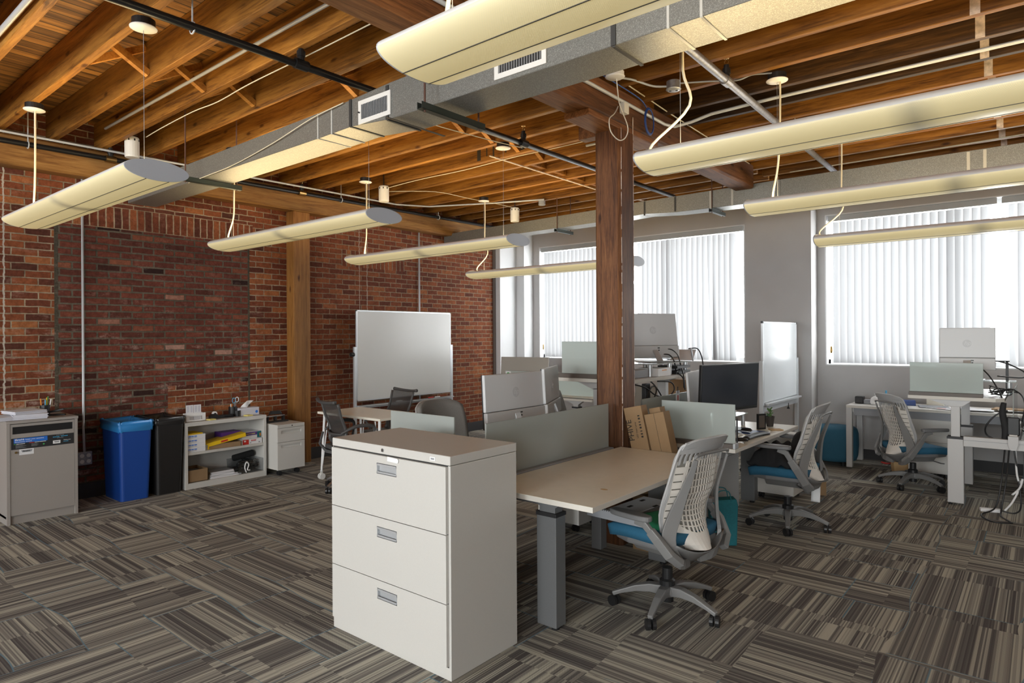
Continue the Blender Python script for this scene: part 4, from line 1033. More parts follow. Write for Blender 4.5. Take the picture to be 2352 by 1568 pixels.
# far left desk by the window wall
t = desktop_thing('low desk near the far corner, glimpsed left of the column', -5.75, -4.42, 6.95, 7.70, 0.735,
              [(-4.72, 7.05, 0.05, 0.04, 0.605, 'leglight'), (-5.5, 7.05, 0.05, 0.04, 0.605, 'leglight')])
B(-0.66, 0.66, -0.375, -0.28, 0.735, 0.7362).build('taupe_strip', 'taupe', t)
glass('pale glass screen at the low desk near the far corner', -6.15, -4.5, 7.30, 7.31, 0.737, 1.04)
o = MB().prism([(-0.05, -0.05), (0.05, -0.05), (0.05, 0.05), (-0.05, 0.05)], -0.001, 0.001, 'Y').build('square_sticker', 'white'); o.location = (-6.09, 7.295, 0.98); tag(o, 'white sticker with a green disc on the far glass screen', 'sticker')
MB().lathe([(0, 0), (0.036, 0), (0.036, 0.001), (0, 0.001)], 20, (0, 0, 0), Matrix.Rotation(R(90), 4, 'X')).xf(Matrix.Translation((0, -0.001, 0))).build('green_disc', 'green', o)

# ================================================================ MONITORS
def hp_logo(par, r, loc, rot, mat='monlogo'):
    g = MB()
    g.lathe([(0, -0.0002), (r, -0.0002), (r, 0.0006), (0, 0.0006)], 30)
    o = g.build('logo', mat, par); o.location = loc; o.rotation_euler = rot
    text('logo_letters', 'hp', r * 1.55, 'monback', o, (-r * 0.70, -r * 0.38, 0.0008), (0, 0, 0), shear=0.32)
    return o
def aio(label, loc, rz, w=0.61, h=0.375, tilt=4, zc=0.30, back='monback', low='monlow', foot=True, stand=True, logo=True, name='computer_monitor', group=None):
    """screen faces local +Y, back faces local -Y; origin on the desk"""
    t = thing(name, label, 'monitor', loc, R(rz), group)
    T = Matrix.Translation((0, 0, zc)) @ Matrix.Rotation(R(-tilt), 4, 'X')
    MB().box(-w / 2, w / 2, 0.012, 0.020, -h / 2, h / 2).xf(T).build('bezel', 'black', t, bevel=0.002)
    MB().box(-w / 2 + 0.012, w / 2 - 0.012, 0.0201, 0.0206, -h / 2 + 0.03, h / 2 - 0.012).xf(T).build('screen', 'screen', t)
    MB().box(-w / 2, w / 2, -0.012, 0.012, -h / 2 + 0.115, h / 2).xf(T).build('back_cover', back, t, bevel=0.006)
    MB().box(-w / 2 + 0.002, w / 2 - 0.002, -0.022, 0.012, -h / 2, -h / 2 + 0.112).xf(T).build('lower_cover', low, t, bevel=0.006)
    if logo:
        mm = T @ Matrix.Translation((0, -0.0125, 0.05)) @ Matrix.Rotation(R(90), 4, 'X')
        hp_logo(t, 0.036, mm.to_translation(), mm.to_euler())
    q = MB()
    for k in range(2): q.box(0.03 + (0.004 if k else 0), 0.052 - (0.004 if k else 0), -0.024, -0.021, -h / 2 + 0.085 - k * 0.022, -h / 2 + 0.094 - k * 0.022)
    q.xf(T).build('ports', 'black', t)
    if stand:
        MB().bar((0, -0.02, zc - h / 2 + 0.09), (0, -0.12, 0.01), 0.06, 0.012, (0, 1, 0.3)).build('stand_arm', 'alu', t, bevel=0.002)
    if foot:
        MB().prism([(-0.12, -0.14), (0.12, -0.14), (0.14, 0.08), (-0.14, 0.08)], 0.0, 0.008, 'Z').build('stand_foot', 'alu', t, bevel=0.002)
    return t
# rz: local -Y (the back) looks toward the viewer side
aio('large silver all-in-one computer seen from behind above the long green glass', (-2.92, 3.57, 0.736), 90, w=0.66, h=0.37, zc=0.375, tilt=3)
aio('second silver computer set at an angle behind the first one', (-3.035, 4.17, 0.736), 116, w=0.62, h=0.38, zc=0.385, tilt=3)
aio('beige backed monitor on the low desk near the far corner', (-5.95, 7.50, 0.736), 10, w=0.80, h=0.42, zc=0.29, back='monbeige', low='monbeige', logo=False)
aio('silver computer on the glass riser of the raised desk, back to the camera', (-2.86, 5.56, RZ + 0.113), 62, w=0.55, h=0.42, zc=0.245, tilt=8)
t = thing('computer_monitor', 'dark flat monitor switched off on the working desk', 'monitor', (-2.10, 5.53, 0.736), R(76))
T = Matrix.Translation((0, 0, 0.365)) @ Matrix.Rotation(R(3), 4, 'X')
MB().box(-0.41, 0.41, 0, 0.03, -0.205, 0.205).xf(T).build('bezel', 'black', t, bevel=0.004)
MB().box(-0.40, 0.40, -0.0008, 0, -0.180, 0.195).xf(T).build('screen', 'screen', t)
B(-0.06, 0.06, 0.02, 0.05, 0.0, 0.2).build('stand_arm', 'black', t)
B(-0.14, 0.14, -0.10, 0.12, 0.0, 0.01).build('stand_foot', 'black', t, bevel=0.003)
t = thing('computer_monitor', 'slim silver monitor seen nearly edge on beside the dark monitor', 'monitor', (-2.34, 5.33, 0.736), R(101))
T = Matrix.Translation((0, 0, 0.33)) @ Matrix.Rotation(R(-4), 4, 'X')
MB().box(-0.25, 0.25, -0.01, 0.012, -0.18, 0.18).xf(T).build('back_cover', 'monlow', t, bevel=0.004)
B(-0.04, 0.04, 0.01, 0.03, 0.0, 0.2).build('stand_arm', 'alu', t); B(-0.1, 0.1, -0.08, 0.10, 0, 0.008).build('stand_foot', 'alu', t)

# ================================================================ RIGHT CLUSTER
t = thing('raised_desk', 'raised standing desk at the right with a single broad silver leg', 'desk', (-0.60, 7.80, 0))
z = 0.985
MB().prism([(-0.39, -0.77), (0.27, -0.77), (0.33, -0.71), (0.33, 0.40), (-0.39, 0.40)], z - 0.0012, z, 'Z').build('desktop', 'laminatew', t)
MB().prism([(-0.39, -0.77), (0.27, -0.77), (0.33, -0.71), (0.33, 0.40), (-0.39, 0.40)], z - 0.03, z - 0.0012, 'Z').build('edge_band', 'deskedge', t)
for yy in (-0.68, 0.27):
    g = B(-0.088, 0.035, yy - 0.05, yy + 0.04, 0.022, 0.605).build('leg', 'leglight', t, bevel=0.004)
    B(-0.062, 0.008, yy - 0.032, yy + 0.025, 0.605, z - 0.09).build('leg_riser', 'leglight', g, bevel=0.003)
    B(-0.092, 0.039, yy - 0.053, yy + 0.043, 0.600, 0.622).build('collar', 'collar', g, bevel=0.002)
    MB().prism([(-0.08, z - 0.09), (0.02, z - 0.09), (0.10, z - 0.03), (-0.25, z - 0.03)], yy - 0.03, yy + 0.025, 'Y').build('bracket', 'leglight', g)
    MB().lathe([(0.016, 0.0), (0.016, 0.01), (0.007, 0.01), (0.007, 0.03), (0, 0.03)], 12, (-0.07, yy - 0.02, 0)).build('levelling_foot', 'black', g)
g_ = glass('frosted glass screen on the raised right desk with a dark shape behind', -0.982, -0.42, 7.09, 7.10, z + 0.032, z + 0.305)
screen_rail(g_, -0.283, 0.281, z, z + 0.032)
t = thing('bench_rail', 'grey bench frame rail running off the right edge of the photo', 'desk frame', (-0.21, 7.7, 0))
B(-0.355, 1.2, -0.66, -0.60, 0.545, 0.635).build('cross_rail', 'leglight', t, bevel=0.004)
B(-0.355, 1.2, -0.663, -0.66, 0.600, 0.603).build('rail_line', 'softgrey', t)
B(-0.035, 0.035, -0.60, 0.75, 0.545, 0.62).build('rail_beam', 'leglight', t)
MB().prism([(-0.035, 0.67), (0.035, 0.67), (0.035, 0.60), (0.018, 0.55), (-0.018, 0.55), (-0.035, 0.60)], -0.70, -0.64, 'Y').build('glass_clamp', 'leglight', t)
B(-0.028, 0.028, -0.66, 0.72, 0.62, 0.68).build('clamp_bar', 'laminatew', t)
B(0.24, 0.36, -0.66, -0.58, 0.02, 0.545).build('leg', 'leglight', t)
glass('upright glass divider at the far right above the cable tray', -0.214, -0.206, 7.08, 8.07, 0.682, 1.055)
t = thing('cable_tray', 'white wire tray heaped with cables at the right edge', 'tray', (0.0, 7.75, 0.62))
m = MB()
for i in range(14): m.box(-0.16, 0.16, -0.62 + i * 0.095, -0.61 + i * 0.095, 0.0, 0.006)
for i in range(6): m.box(-0.16 + i * 0.063, -0.155 + i * 0.063, -0.62, 0.64, 0.0, 0.006)
m.build('wire_grid', 'white', t)
t = desktop_thing('paper covered white desk along the window wall at right', -1.775, 0.6, 8.22, 8.84, 0.735, [(0.4, 8.4, 0.05, 0.04, 0.6, 'leglight')], mat='laminatew', th=0.03)
cx, cy = (-1.775 + 0.6) / 2, 8.53
for xx, yy in ((-1.748, 8.255), (-1.748, 8.80)): B(xx - 0.027 - cx, xx + 0.035 - cx, yy - 0.035 - cy, yy + 0.027 - cy, 0.02, 0.705).build('leg', 'leglight', t, bevel=0.003)
B(-1.748 - cx, -1.70 - cx, 8.255 - cy, 8.80 - cy, 0.66, 0.705).build('side_rail', 'leglight', t)
B(-1.7 - cx, 0.5 - cx, 8.27 - cy, 8.29 - cy, 0.62, 0.705).build('modesty_rail', 'softgrey', t)
aio('silver computer with round emblem standing on the raised right desk', (-0.57, 7.52, z + 0.13), 4, w=0.44, h=0.40, zc=0.295, tilt=2, stand=True)
o = thing('monitor_riser', 'green edged glass riser under the right computer', 'riser', (-0.40, 7.55, z))
B(-0.28, 0.20, -0.12, 0.12, 0.12, 0.128).build('glass_top', 'frost', o)
for sx in (-0.24, 0.15):
    for sy in (-0.09, 0.09): MB().lathe([(0.017, 0), (0.017, 0.12)], 14, (sx, sy, 0)).build('leg', 'alu', o, smooth=False)
o = thing('monitor_riser', 'clear glass riser with steel legs on the raised desk behind the column', 'riser', (-2.80, 5.50, RZ))
B(-0.15, 0.16, -0.42, 0.42, 0.105, 0.112).build('glass_top', 'frost', o)
for sx in (-0.12, 0.13):
    for sy in (-0.36, 0.02, 0.36): MB().lathe([(0.02, 0), (0.02, 0.105)], 14, (sx, sy, 0)).build('leg', 'alu', o)
o = thing('monitor_riser', 'white riser behind the keyboard on the working desk', 'riser', (-2.25, 5.62, 0.736))
B(-0.15, 0.16, -0.45, 0.30, 0.10, 0.108).build('glass_top', 'frost', o)
for sx in (-0.12, 0.13):
    for sy in (-0.38, 0.25): MB().lathe([(0.018, 0), (0.018, 0.10)], 14, (sx, sy, 0)).build('leg', 'alu', o)

# ================================================================ PEDESTALS, POUF, BINS, SHELF
def caster(par, x, y, r=0.026, mat='black'):
    g = MB()
    for s in (-1, 1): g.tube([(x + s * 0.006, y, r), (x + s * 0.022, y, r)], r, 14)
    g.box(x - 0.006, x + 0.006, y - 0.01, y + 0.01, r, r + 0.03)
    return g.build('caster', mat, par)
def pedestal(label, loc, rz, w, d, z0, z1, fronts, mat='cabinet', handles=True):
    """drawers on local +X face; w along Y, d along X"""
    t = thing('mobile_pedestal', label, 'drawer unit', loc, R(rz))
    B(-d / 2, d / 2 - 0.018, -w / 2, w / 2, z0, z1).build('body', mat, t, bevel=0.003)
    for a, b_ in fronts:
        hz = b_ - 0.045
        o = MB().box(d / 2 - 0.018, d / 2, -w / 2, w / 2, a, hz - 0.017).box(d / 2 - 0.018, d / 2, -w / 2, w / 2, hz + 0.017, b_).box(d / 2 - 0.018, d / 2, -w / 2, -w / 2 + 0.045, hz - 0.017, hz + 0.017).box(d / 2 - 0.018, d / 2, w / 2 - 0.045, w / 2, hz - 0.017, hz + 0.017).build('drawer', mat, t)
        B(d / 2 - 0.017, d / 2 - 0.014, -w / 2 + 0.045, w / 2 - 0.045, hz - 0.017, hz + 0.017).build('recessed_pull', mat, o)
    for sx in (-1, 1):
        for sy in (-1, 1): caster(t, sx * (d / 2 - 0.07), sy * (w / 2 - 0.06))
    return t
t = pedestal('small white two drawer pedestal with a hole punch on top, by the brick wall', (-6.84, 4.05, 0), 0, 0.34, 0.50, 0.07, 0.575, [(0.07, 0.375), (0.38, 0.535)])
B(0.232, 0.25, -0.17, 0.17, 0.537, 0.575).build('top_rail', 'cabinet', t, bevel=0.002)
MB().tube([(0.25, 0.01, 0.556), (0.253, 0.01, 0.556)], 0.007, 10).build('lock', 'black', t)
pedestal('grey pedestal under the near end of the working desk', (-2.24, 5.32, 0), 0, 0.60, 0.34, 0.06, 0.60, [(0.06, 0.59)], 'leglight')
pedestal('white pedestal under the far end of the working desk behind the chair', (-1.98, 6.44, 0), 0, 0.40, 0.38, 0.06, 0.60, [(0.06, 0.36), (0.365, 0.59)], 'laminatew')
pedestal('light grey pedestal on casters glimpsed below the empty desk', (-3.02, 4.42, 0), 0, 0.38, 0.40, 0.07, 0.55, [(0.07, 0.36), (0.365, 0.54)], 'laminatew')
pedestal('cream pedestal under the window desk behind the right chair', (-0.95, 8.50, 0), -90, 0.42, 0.50, 0.05, 0.62, [(0.05, 0.38), (0.385, 0.52)], 'cabinet')
t = thing('storage_cabinet', 'dark grey cabinet under the cable tray at the right edge', 'cabinet', (0.12, 8.1, 0))
B(-0.28, 0.3, -0.22, 0.25, 0.02, 0.50).build('body', 'chairdark', t, bevel=0.004)
B(-0.10, -0.05, -0.225, -0.22, 0.02, 0.50).build('side_strip', 'leglight', t)
t = thing('pouf', 'round blue upholstered pouf beside the window desk leg', 'stool', (-1.95, 8.44, 0))
MB().lathe([(0, 0.055), (0.20, 0.055), (0.235, 0.07), (0.252, 0.12), (0.262, 0.25), (0.258, 0.38), (0.245, 0.43), (0.215, 0.452), (0, 0.458)], 40).build('cushion', 'pouffab', t, smooth=True)
for k in range(4):
    q = pi / 4 + k * pi / 2; MB().lathe([(0.018, 0), (0.018, 0.06)], 10, (0.17 * cos(q), 0.17 * sin(q), 0)).build('foot', 'black', t)
# shredding console
t = thing('shredding_console', 'grey paper disposal console with slot and black notice at far left', 'bin', (-6.915, 1.72, 0))
dx, dy = 0.25, 0.255
m = MB(); m.box(-dx, dx - 0.012, -dy, -dy + 0.02, 0, 0.845).box(-dx, dx - 0.012, dy - 0.02, dy, 0, 0.845).box(-dx, -dx + 0.02, -dy, dy, 0, 0.845).box(-dx, dx - 0.03, -dy, dy, 0.05, 0.07)
m.box(dx - 0.012, dx + 0.004, -dy - 0.001, -dy + 0.022, 0, 0.846).box(dx - 0.012, dx + 0.004, dy - 0.022, dy + 0.001, 0, 0.846)
m.build('body', 'shredgrey', t)
B(-dx - 0.003, dx + 0.01, -dy - 0.005, dy + 0.005, 0.845, 0.868).build('top', 'shredgrey', t, bevel=0.002)
B(dx - 0.04, dx - 0.02, -dy + 0.02, dy - 0.02, 0.0, 0.075).build('kick_panel', 'shredgrey', t)
dm = MB()
dm.box(dx - 0.016, dx, -dy + 0.024, dy - 0.024, 0.075, 0.735).box(dx - 0.016, dx, -dy + 0.024, -dy + 0.040, 0.735, 0.84).box(dx - 0.016, dx, dy - 0.035, dy - 0.024, 0.735, 0.84).box(dx - 0.016, dx, -dy + 0.04, dy - 0.035, 0.818, 0.84).box(dx - 0.016, dx, -dy + 0.04, dy - 0.035, 0.735, 0.757)
door = dm.build('door', 'shredgrey', t)
B(dx - 0.03, dx - 0.01, -dy + 0.04, dy - 0.035, 0.757, 0.818).build('slot', 'black', door)
B(dx, dx + 0.0012, -dy + 0.030, dy - 0.028, 0.628, 0.722).build('notice', 'blackmat', door)
B(dx + 0.0012, dx + 0.0016, -dy + 0.048, 0.03, 0.680, 0.718).build('notice_banner', 'blueprint', door)
text('lettering', 'Shred-it', 0.020, 'white', door, (dx + 0.0018, -dy + 0.054, 0.7015), FX, bold=0.0006, shear=0.2)
text('lettering', 'keeps your sensitive', 0.016, 'white', door, (dx + 0.0018, -dy + 0.128, 0.7015), FX)
text('lettering', 'documents secure.', 0.016, 'white', door, (dx + 0.0018, -dy + 0.054, 0.685), FX)
def marks(par, segs, z, h, mat, x0, name='print_marks'):
    m = MB()
    for a, b_ in segs: m.box(x0, x0 + 0.0003, a, b_, z, z + h)
    return m.build(name, mat, par)
marks(door, [(-dy + 0.048, -dy + 0.062)], 0.670, 0.005, 'green', dx + 0.0013)
marks(door, [(-dy + 0.065, -dy + 0.085), (-dy + 0.087, -dy + 0.095), (-dy + 0.097, -dy + 0.125)], 0.671, 0.004, 'white', dx + 0.0013)
marks(door, [(-0.10, -0.066)], 0.672, 0.005, 'red', dx + 0.0013)
marks(door, [(-0.062, -0.040), (-0.038, -0.028), (-0.026, 0.02)], 0.673, 0.004, 'white', dx + 0.0013)
m = MB()
for i in range(6):
    m.box(dx + 0.0013, dx + 0.0016, -dy + 0.060, -dy + 0.11 + 0.012 * (i % 3), 0.664 - i * 0.0052, 0.6655 - i * 0.0052)
    if i < 5: m.box(dx + 0.0013, dx + 0.0016, -0.085, -0.045 + 0.010 * (i % 2), 0.664 - i * 0.0052, 0.6655 - i * 0.0052)
m.build('fine_print', 'softgrey', door)
marks(door, [(0.07, 0.083), (0.085, 0.098), (0.100, 0.118)], 0.697, 0.006, 'cyanprint', dx + 0.0013)
marks(door, [(0.13, 0.143), (0.145, 0.152), (0.154, 0.180)], 0.700, 0.006, 'cyanprint', dx + 0.0013)
marks(door, [(0.095, 0.105), (0.107, 0.118), (0.120, 0.135), (0.137, 0.152)], 0.712, 0.003, 'softgrey', dx + 0.0013)
marks(door, [(0.10, 0.125), (0.127, 0.148)], 0.689, 0.003, 'softgrey', dx + 0.0013)
marks(door, [(0.148, 0.158), (0.16, 0.185)], 0.652, 0.004, 'cyanprint', dx + 0.0013)
text('lettering', 'Making sure', 0.011, 'white', door, (dx + 0.0018, 0.148, 0.664), FX, shear=0.2)
B(dx + 0.0012, dx + 0.0018, 0.07, 0.125, 0.643, 0.670).build('key_card', 'white', door)
MB().prism([(0.077, 0.664), (0.119, 0.664), (0.113, 0.652), (0.083, 0.652)], dx + 0.0018, dx + 0.002, 'X').build('key_card_print', 'softgrey', door)
MB().lathe([(0, 0), (0.007, 0), (0, 0.0006)], 12, (0, 0, 0), Matrix.Rotation(R(90), 4, 'Y')).xf(Matrix.Translation((dx + 0.0013, 0.003, 0.652))).build('green_dot', 'green', door)
B(dx, dx + 0.001, -dy + 0.085, -dy + 0.187, 0.578, 0.626).build('paper_label', 'paper', door)
MB().prism([(-dy + 0.098, 0.618), (-dy + 0.178, 0.618), (-dy + 0.170, 0.600), (-dy + 0.106, 0.600)], dx + 0.001, dx + 0.0014, 'X').build('label_print', 'softgrey', door)
text('lettering', 'Shred-it', 0.015, 'ink', door, (dx + 0.0016, -dy + 0.11, 0.604), FX, bold=0.0004)
MB().lathe([(0, 0.008), (0.008, 0.008), (0.010, 0.0), (0, 0)], 16, (0, 0, 0), Matrix.Rotation(R(90), 4, 'Y')).xf(Matrix.Translation((dx, -dy + 0.064, 0.602))).build('lock', 'brass', door)

# paper stacks on it
def ream(label, x, y, z, w, l, h, rz, seed):
    t = thing('paper_stack', label, 'paper', (x, y, z), R(rz))
    rnd = random.Random(seed); m = MB(); n = max(3, int(h / 0.005))
    for i in range(n):
        a, b_ = rnd.uniform(-0.004, 0.004), rnd.uniform(-0.006, 0.006)
        m.box(-w / 2 + a, w / 2 + a, -l / 2 + b_, l / 2 + b_, h * i / n, h * (i + 0.97) / n)
    m.build('sheets', 'paperedge', t); B(-w / 2, w / 2, -l / 2, l / 2, h, h + 0.0006).build('top_sheet', 'paper', t)
    return t
ream('lower stack of white paper at the left edge, on the grey console', -6.86, 1.50, 0.8685, 0.28, 0.22, 0.030, 4, 3)
ream('middle stack of white paper on the grey console', -6.83, 1.66, 0.8685, 0.26, 0.24, 0.042, -8, 4)
ream('topmost stack of white paper on the grey console', -6.86, 1.63, 0.9115, 0.25, 0.24, 0.026, 10, 5)
def pencup(label, x, y, z, items, r=0.038, h=0.09):
    t = thing('pen_cup', label, 'pen holder', (x, y, z))
    MB().lathe([(0, 0), (r, 0), (r, h), (r - 0.002, h), (r - 0.002, 0.004), (0, 0.004)], 18).build('cup', 'black', t)
    return t
pencup('black mesh pen cup holding pens on the grey console', -6.98, 1.815, 0.8685, None)
for k, (lab, dx_, dy_, tx, ty, hh, mat) in enumerate((('orange pen leaning left in the console pen cup', 0.01, -0.025, 0.0, -0.10, 0.150, 'orange'), ('yellow pen in the console pen cup', 0.0, 0.012, 0.0, 0.03, 0.155, 'yellow'), ('green pen in the console pen cup', -0.012, 0.018, 0, 0.10, 0.165, 'green'), ('blue pen in the console pen cup', 0.012, 0.0, 0, 0.0, 0.135, 'skyblue'), ('white pen leaning right in the console pen cup', 0.005, 0.026, 0, 0.2, 0.14, 'white'))):
    o = MB().tube([(dx_, dy_, 0.006), (dx_ + tx * 0.1, dy_ + ty * 0.1, hh)], 0.005, 8).build('pen', mat); o.location = (-6.98, 1.815, 0.8685); tag(o, lab, 'pen', 'pens in the console pen cup')
t = thing('stapler', 'black stapler lying open on the grey console', 'stapler', (-6.86, 1.86, 0.8685), R(60))
B(-0.10, 0.08, -0.018, 0.018, 0.0, 0.012).build('base', 'black', t, bevel=0.003)
MB().bar((-0.10, 0, 0.02), (0.07, 0, 0.055), 0.03, 0.018).build('arm', 'black', t, bevel=0.004)

# bins
def bin_(label, x, y, w, d, h, body, bag, bagh):
    t = thing('waste_bin', label, 'bin', (x, y, 0))
    a = 0.87
    v = []; ro = []
    def ring(sx, sy, z, r=0.03, n=5):
        pts = []
        for cx_, cy_, q0 in ((sx - r, sy - r, 0), (-sx + r, sy - r, pi / 2), (-sx + r, -sy + r, pi), (sx - r, -sy + r, 1.5 * pi)):
            for k in range(n): q = q0 + pi / 2 * k / (n - 1); pts.append((cx_ + r * cos(q), cy_ + r * sin(q), z))
        return pts
    rings = [ring(d / 2 * a, w / 2 * a, 0.0), ring(d / 2 * a, w / 2 * a, 0.01), ring(d / 2, w / 2, h - 0.01), ring(d / 2 - 0.004, w / 2 - 0.004, h - 0.01), ring(d / 2 * a - 0.004, w / 2 * a - 0.004, 0.02)]
    m = MB(); n = len(rings[0]); vs = [p for r_ in rings for p in r_]; fs = [(i * n + k, i * n + (k + 1) % n, (i + 1) * n + (k + 1) % n, (i + 1) * n + k) for i in range(len(rings) - 1) for k in range(n)]
    fs += [tuple(range(n)), tuple(range((len(rings) - 1) * n, len(rings) * n))]
    m.add(vs, fs).build('bin_body', body, t, bevel=0.002)
    rnd = random.Random(label); rg = []
    for off, z in ((0.006, h - bagh), (0.010, h - bagh * 0.55), (0.008, h - 0.02), (0.014, h + 0.004), (0.004, h + 0.012), (-0.02, h - 0.01), (-0.035, h - 0.12), (-0.05, h - 0.3)):
        rr = ring(d / 2 + off, w / 2 + off, z, 0.03, 9)
        rg.append([(p[0] + 0.004 * sin(1.9 * i_ + z * 40), p[1] + 0.004 * cos(2.3 * i_ + z * 60), p[2] + rnd.uniform(-0.004, 0.004) + 0.006 * sin(1.3 * i_)) for i_, p in enumerate(rr)])
    n = len(rg[0]); m = MB(); m.add([p for r_ in rg for p in r_], [(i * n + k, i * n + (k + 1) % n, (i + 1) * n + (k + 1) % n, (i + 1) * n + k) for i in range(len(rg) - 1) for k in range(n)])
    o = m.build('bin_liner', bag, t, smooth=True)
    return t
bin_('tall blue recycling bin with a light blue liner', -6.97, 2.485, 0.29, 0.48, 0.75, 'binblue', 'bagblue', 0.085)
bin_('tall black waste bin with a black liner beside the blue bin', -6.97, 2.80, 0.27, 0.47, 0.755, 'binblack', 'bagblack', 0.06)

# bookcase
t = thing('bookcase', 'low cream metal two shelf bookcase against the brick wall', 'shelf', (-6.945, 3.40, 0))
dx, dy, h = 0.18, 0.445, 0.685
m = MB()
m.box(-dx, dx - 0.01, -dy, -dy + 0.02, 0, h - 0.001).box(-dx, dx - 0.01, dy - 0.02, dy, 0, h - 0.001).box(-dx + 0.001, -dx + 0.01, -dy + 0.001, dy - 0.001, 0.001, h - 0.002)
m.box(dx - 0.012, dx, -dy - 0.0005, -dy + 0.028, 0, h - 0.001).box(dx - 0.012, dx, dy - 0.028, dy + 0.0005, 0, h - 0.001)
m.box(-dx + 0.005, dx - 0.012, -dy + 0.005, dy - 0.005, 0.045, 0.06).box(dx - 0.012, dx - 0.001, -dy + 0.02, dy - 0.02, 0.0, 0.06)
m.build('body', 'cabinet', t, bevel=0.0015)
B(-dx, dx + 0.002, -dy - 0.001, dy + 0.001, h - 0.04, h).build('top', 'cabinet', t, bevel=0.002)
B(-dx + 0.01, dx - 0.02, -dy + 0.02, dy - 0.02, 0.345, 0.372).build('shelf_board', 'cabinet', t, bevel=0.002)
B(dx - 0.013, dx - 0.011, dy - 0.022, dy - 0.026, 0.56, 0.62).build('slot', 'black', t)
X0 = -6.945
def bxobj(name, label, cat, x, y, z, sx, sy, sz, rz, mat, grp=None):
    t = thing(name, label, cat, (x, y, z), R(rz), grp); B(-sx / 2, sx / 2, -sy / 2, sy / 2, 0, sz).build('carton', mat, t, bevel=0.001); return t
for i in range(4):
    pos = ('bottom', 'second from bottom', 'second from top', 'top')[i]
    t = bxobj('label_box', 'small white box, %s of the pile of four on the bookcase shelf' % pos, 'box', X0 + 0.05, 3.075, 0.3725 + i * 0.045, 0.20, 0.20, 0.0445, 0, 'paper', 'white boxes on the bookcase shelf')
    marks(t, [(-0.088, -0.075), (-0.070, -0.048), (-0.045, -0.020), (-0.016, 0.012)], 0.024, 0.010, 'blueprint', 0.1001)
    marks(t, [(-0.085, -0.05), (-0.047, -0.02), (-0.017, 0.01)], 0.013, 0.005, 'softgrey', 0.1001)
bxobj('flat_carton', 'flat mustard carton lying on top of the four white boxes', 'box', X0 + 0.04, 3.07, 0.553, 0.20, 0.16, 0.012, 3, 'yellow')
t = thing('envelope_box', 'open yellow envelope box lying tilted on the bookcase shelf', 'box', (X0 + 0.04, 3.40, 0.374), R(-8))
MB().prism([(-0.16, 0.0), (0.17, 0.0), (0.17, 0.05), (-0.16, 0.05)], -0.10, 0.10, 'X').build('tray', 'cardboard', t)
MB().bar((0, -0.19, 0.055), (0, 0.22, 0.13), 0.22, 0.012).build('lid', 'yellow', t)
MB().bar((0.108, -0.17, 0.045), (0.108, 0.22, 0.115), 0.006, 0.035).build('lid_side', 'yellow', t)
B(-0.10, 0.102, -0.175, -0.16, 0, 0.055).build('tray_end', 'yellow', t)
MB().bar((0.1115, -0.04, 0.068), (0.1115, 0.03, 0.081), 0.002, 0.018).build('print_marks', 'red', t)
t = bxobj('small_box', 'small blue and white box between the white pile and the yellow box', 'box', X0 + 0.08, 3.225, 0.3725, 0.06, 0.06, 0.05, 10, 'paper')
B(0.03, 0.0305, -0.02, 0.025, 0.015, 0.045).build('print', 'blueprint', t)
t = bxobj('envelope_box', 'flat white box with a red panel at the right end of the shelf', 'box', X0 + 0.04, 3.70, 0.3725, 0.20, 0.235, 0.055, -3, 'paper')
B(0.10, 0.1006, -0.105, -0.035, 0.0, 0.052).build('red_panel', 'red', t); marks(t, [(-0.09, -0.068)], 0.028, 0.014, 'white', 0.1006); marks(t, [(-0.01, 0.012), (0.014, 0.050)], 0.034, 0.010, 'red', 0.1002); marks(t, [(-0.01, 0.045)], 0.025, 0.004, 'softgrey', 0.1002); marks(t, [(-0.022, -0.008), (0.075, 0.095)], 0.008, 0.012, 'softgrey', 0.1002)
t = bxobj('freezer_bag_box', 'white green and purple box stacked on the red panelled box', 'box', X0 + 0.01, 3.71, 0.4285, 0.20, 0.24, 0.075, 2, 'paper')
B(0.10, 0.1006, -0.10, 0.06, 0.035, 0.072).build('purple_panel', 'purple', t); B(0.10, 0.1006, 0.0601, 0.118, 0.003, 0.072).build('teal_panel', 'teal', t); text('lettering', 'QUALITY PARK', 0.019, 'paleyellow', t, (0.1012, -0.092, 0.046), FX, bold=0.0004)
B(0.1006, 0.101, 0.09, 0.105, 0.015, 0.05).build('orange_spot', 'orange', t)
bxobj('envelope_box', 'purple fronted box half hidden behind the yellow box', 'box', X0 - 0.06, 3.52, 0.3725, 0.16, 0.22, 0.145, 0, 'purple')
t = thing('open_carton', 'small open cardboard carton on the bookcase floor', 'box', (X0 + 0.02, 3.09, 0.0615))
MB().box(-0.13, 0.13, -0.11, -0.106, 0, 0.125).box(-0.13, 0.13, 0.106, 0.11, 0, 0.125).box(-0.13, -0.126, -0.11, 0.11, 0, 0.125).box(0.126, 0.13, -0.11, 0.11, 0, 0.125).box(-0.13, 0.13, -0.11, 0.11, 0, 0.004).build('carton', 'cardboard', t)
B(-0.09, 0.05, -0.08, 0.08, 0.004, 0.10).build('dark_contents', 'softgrey', t)
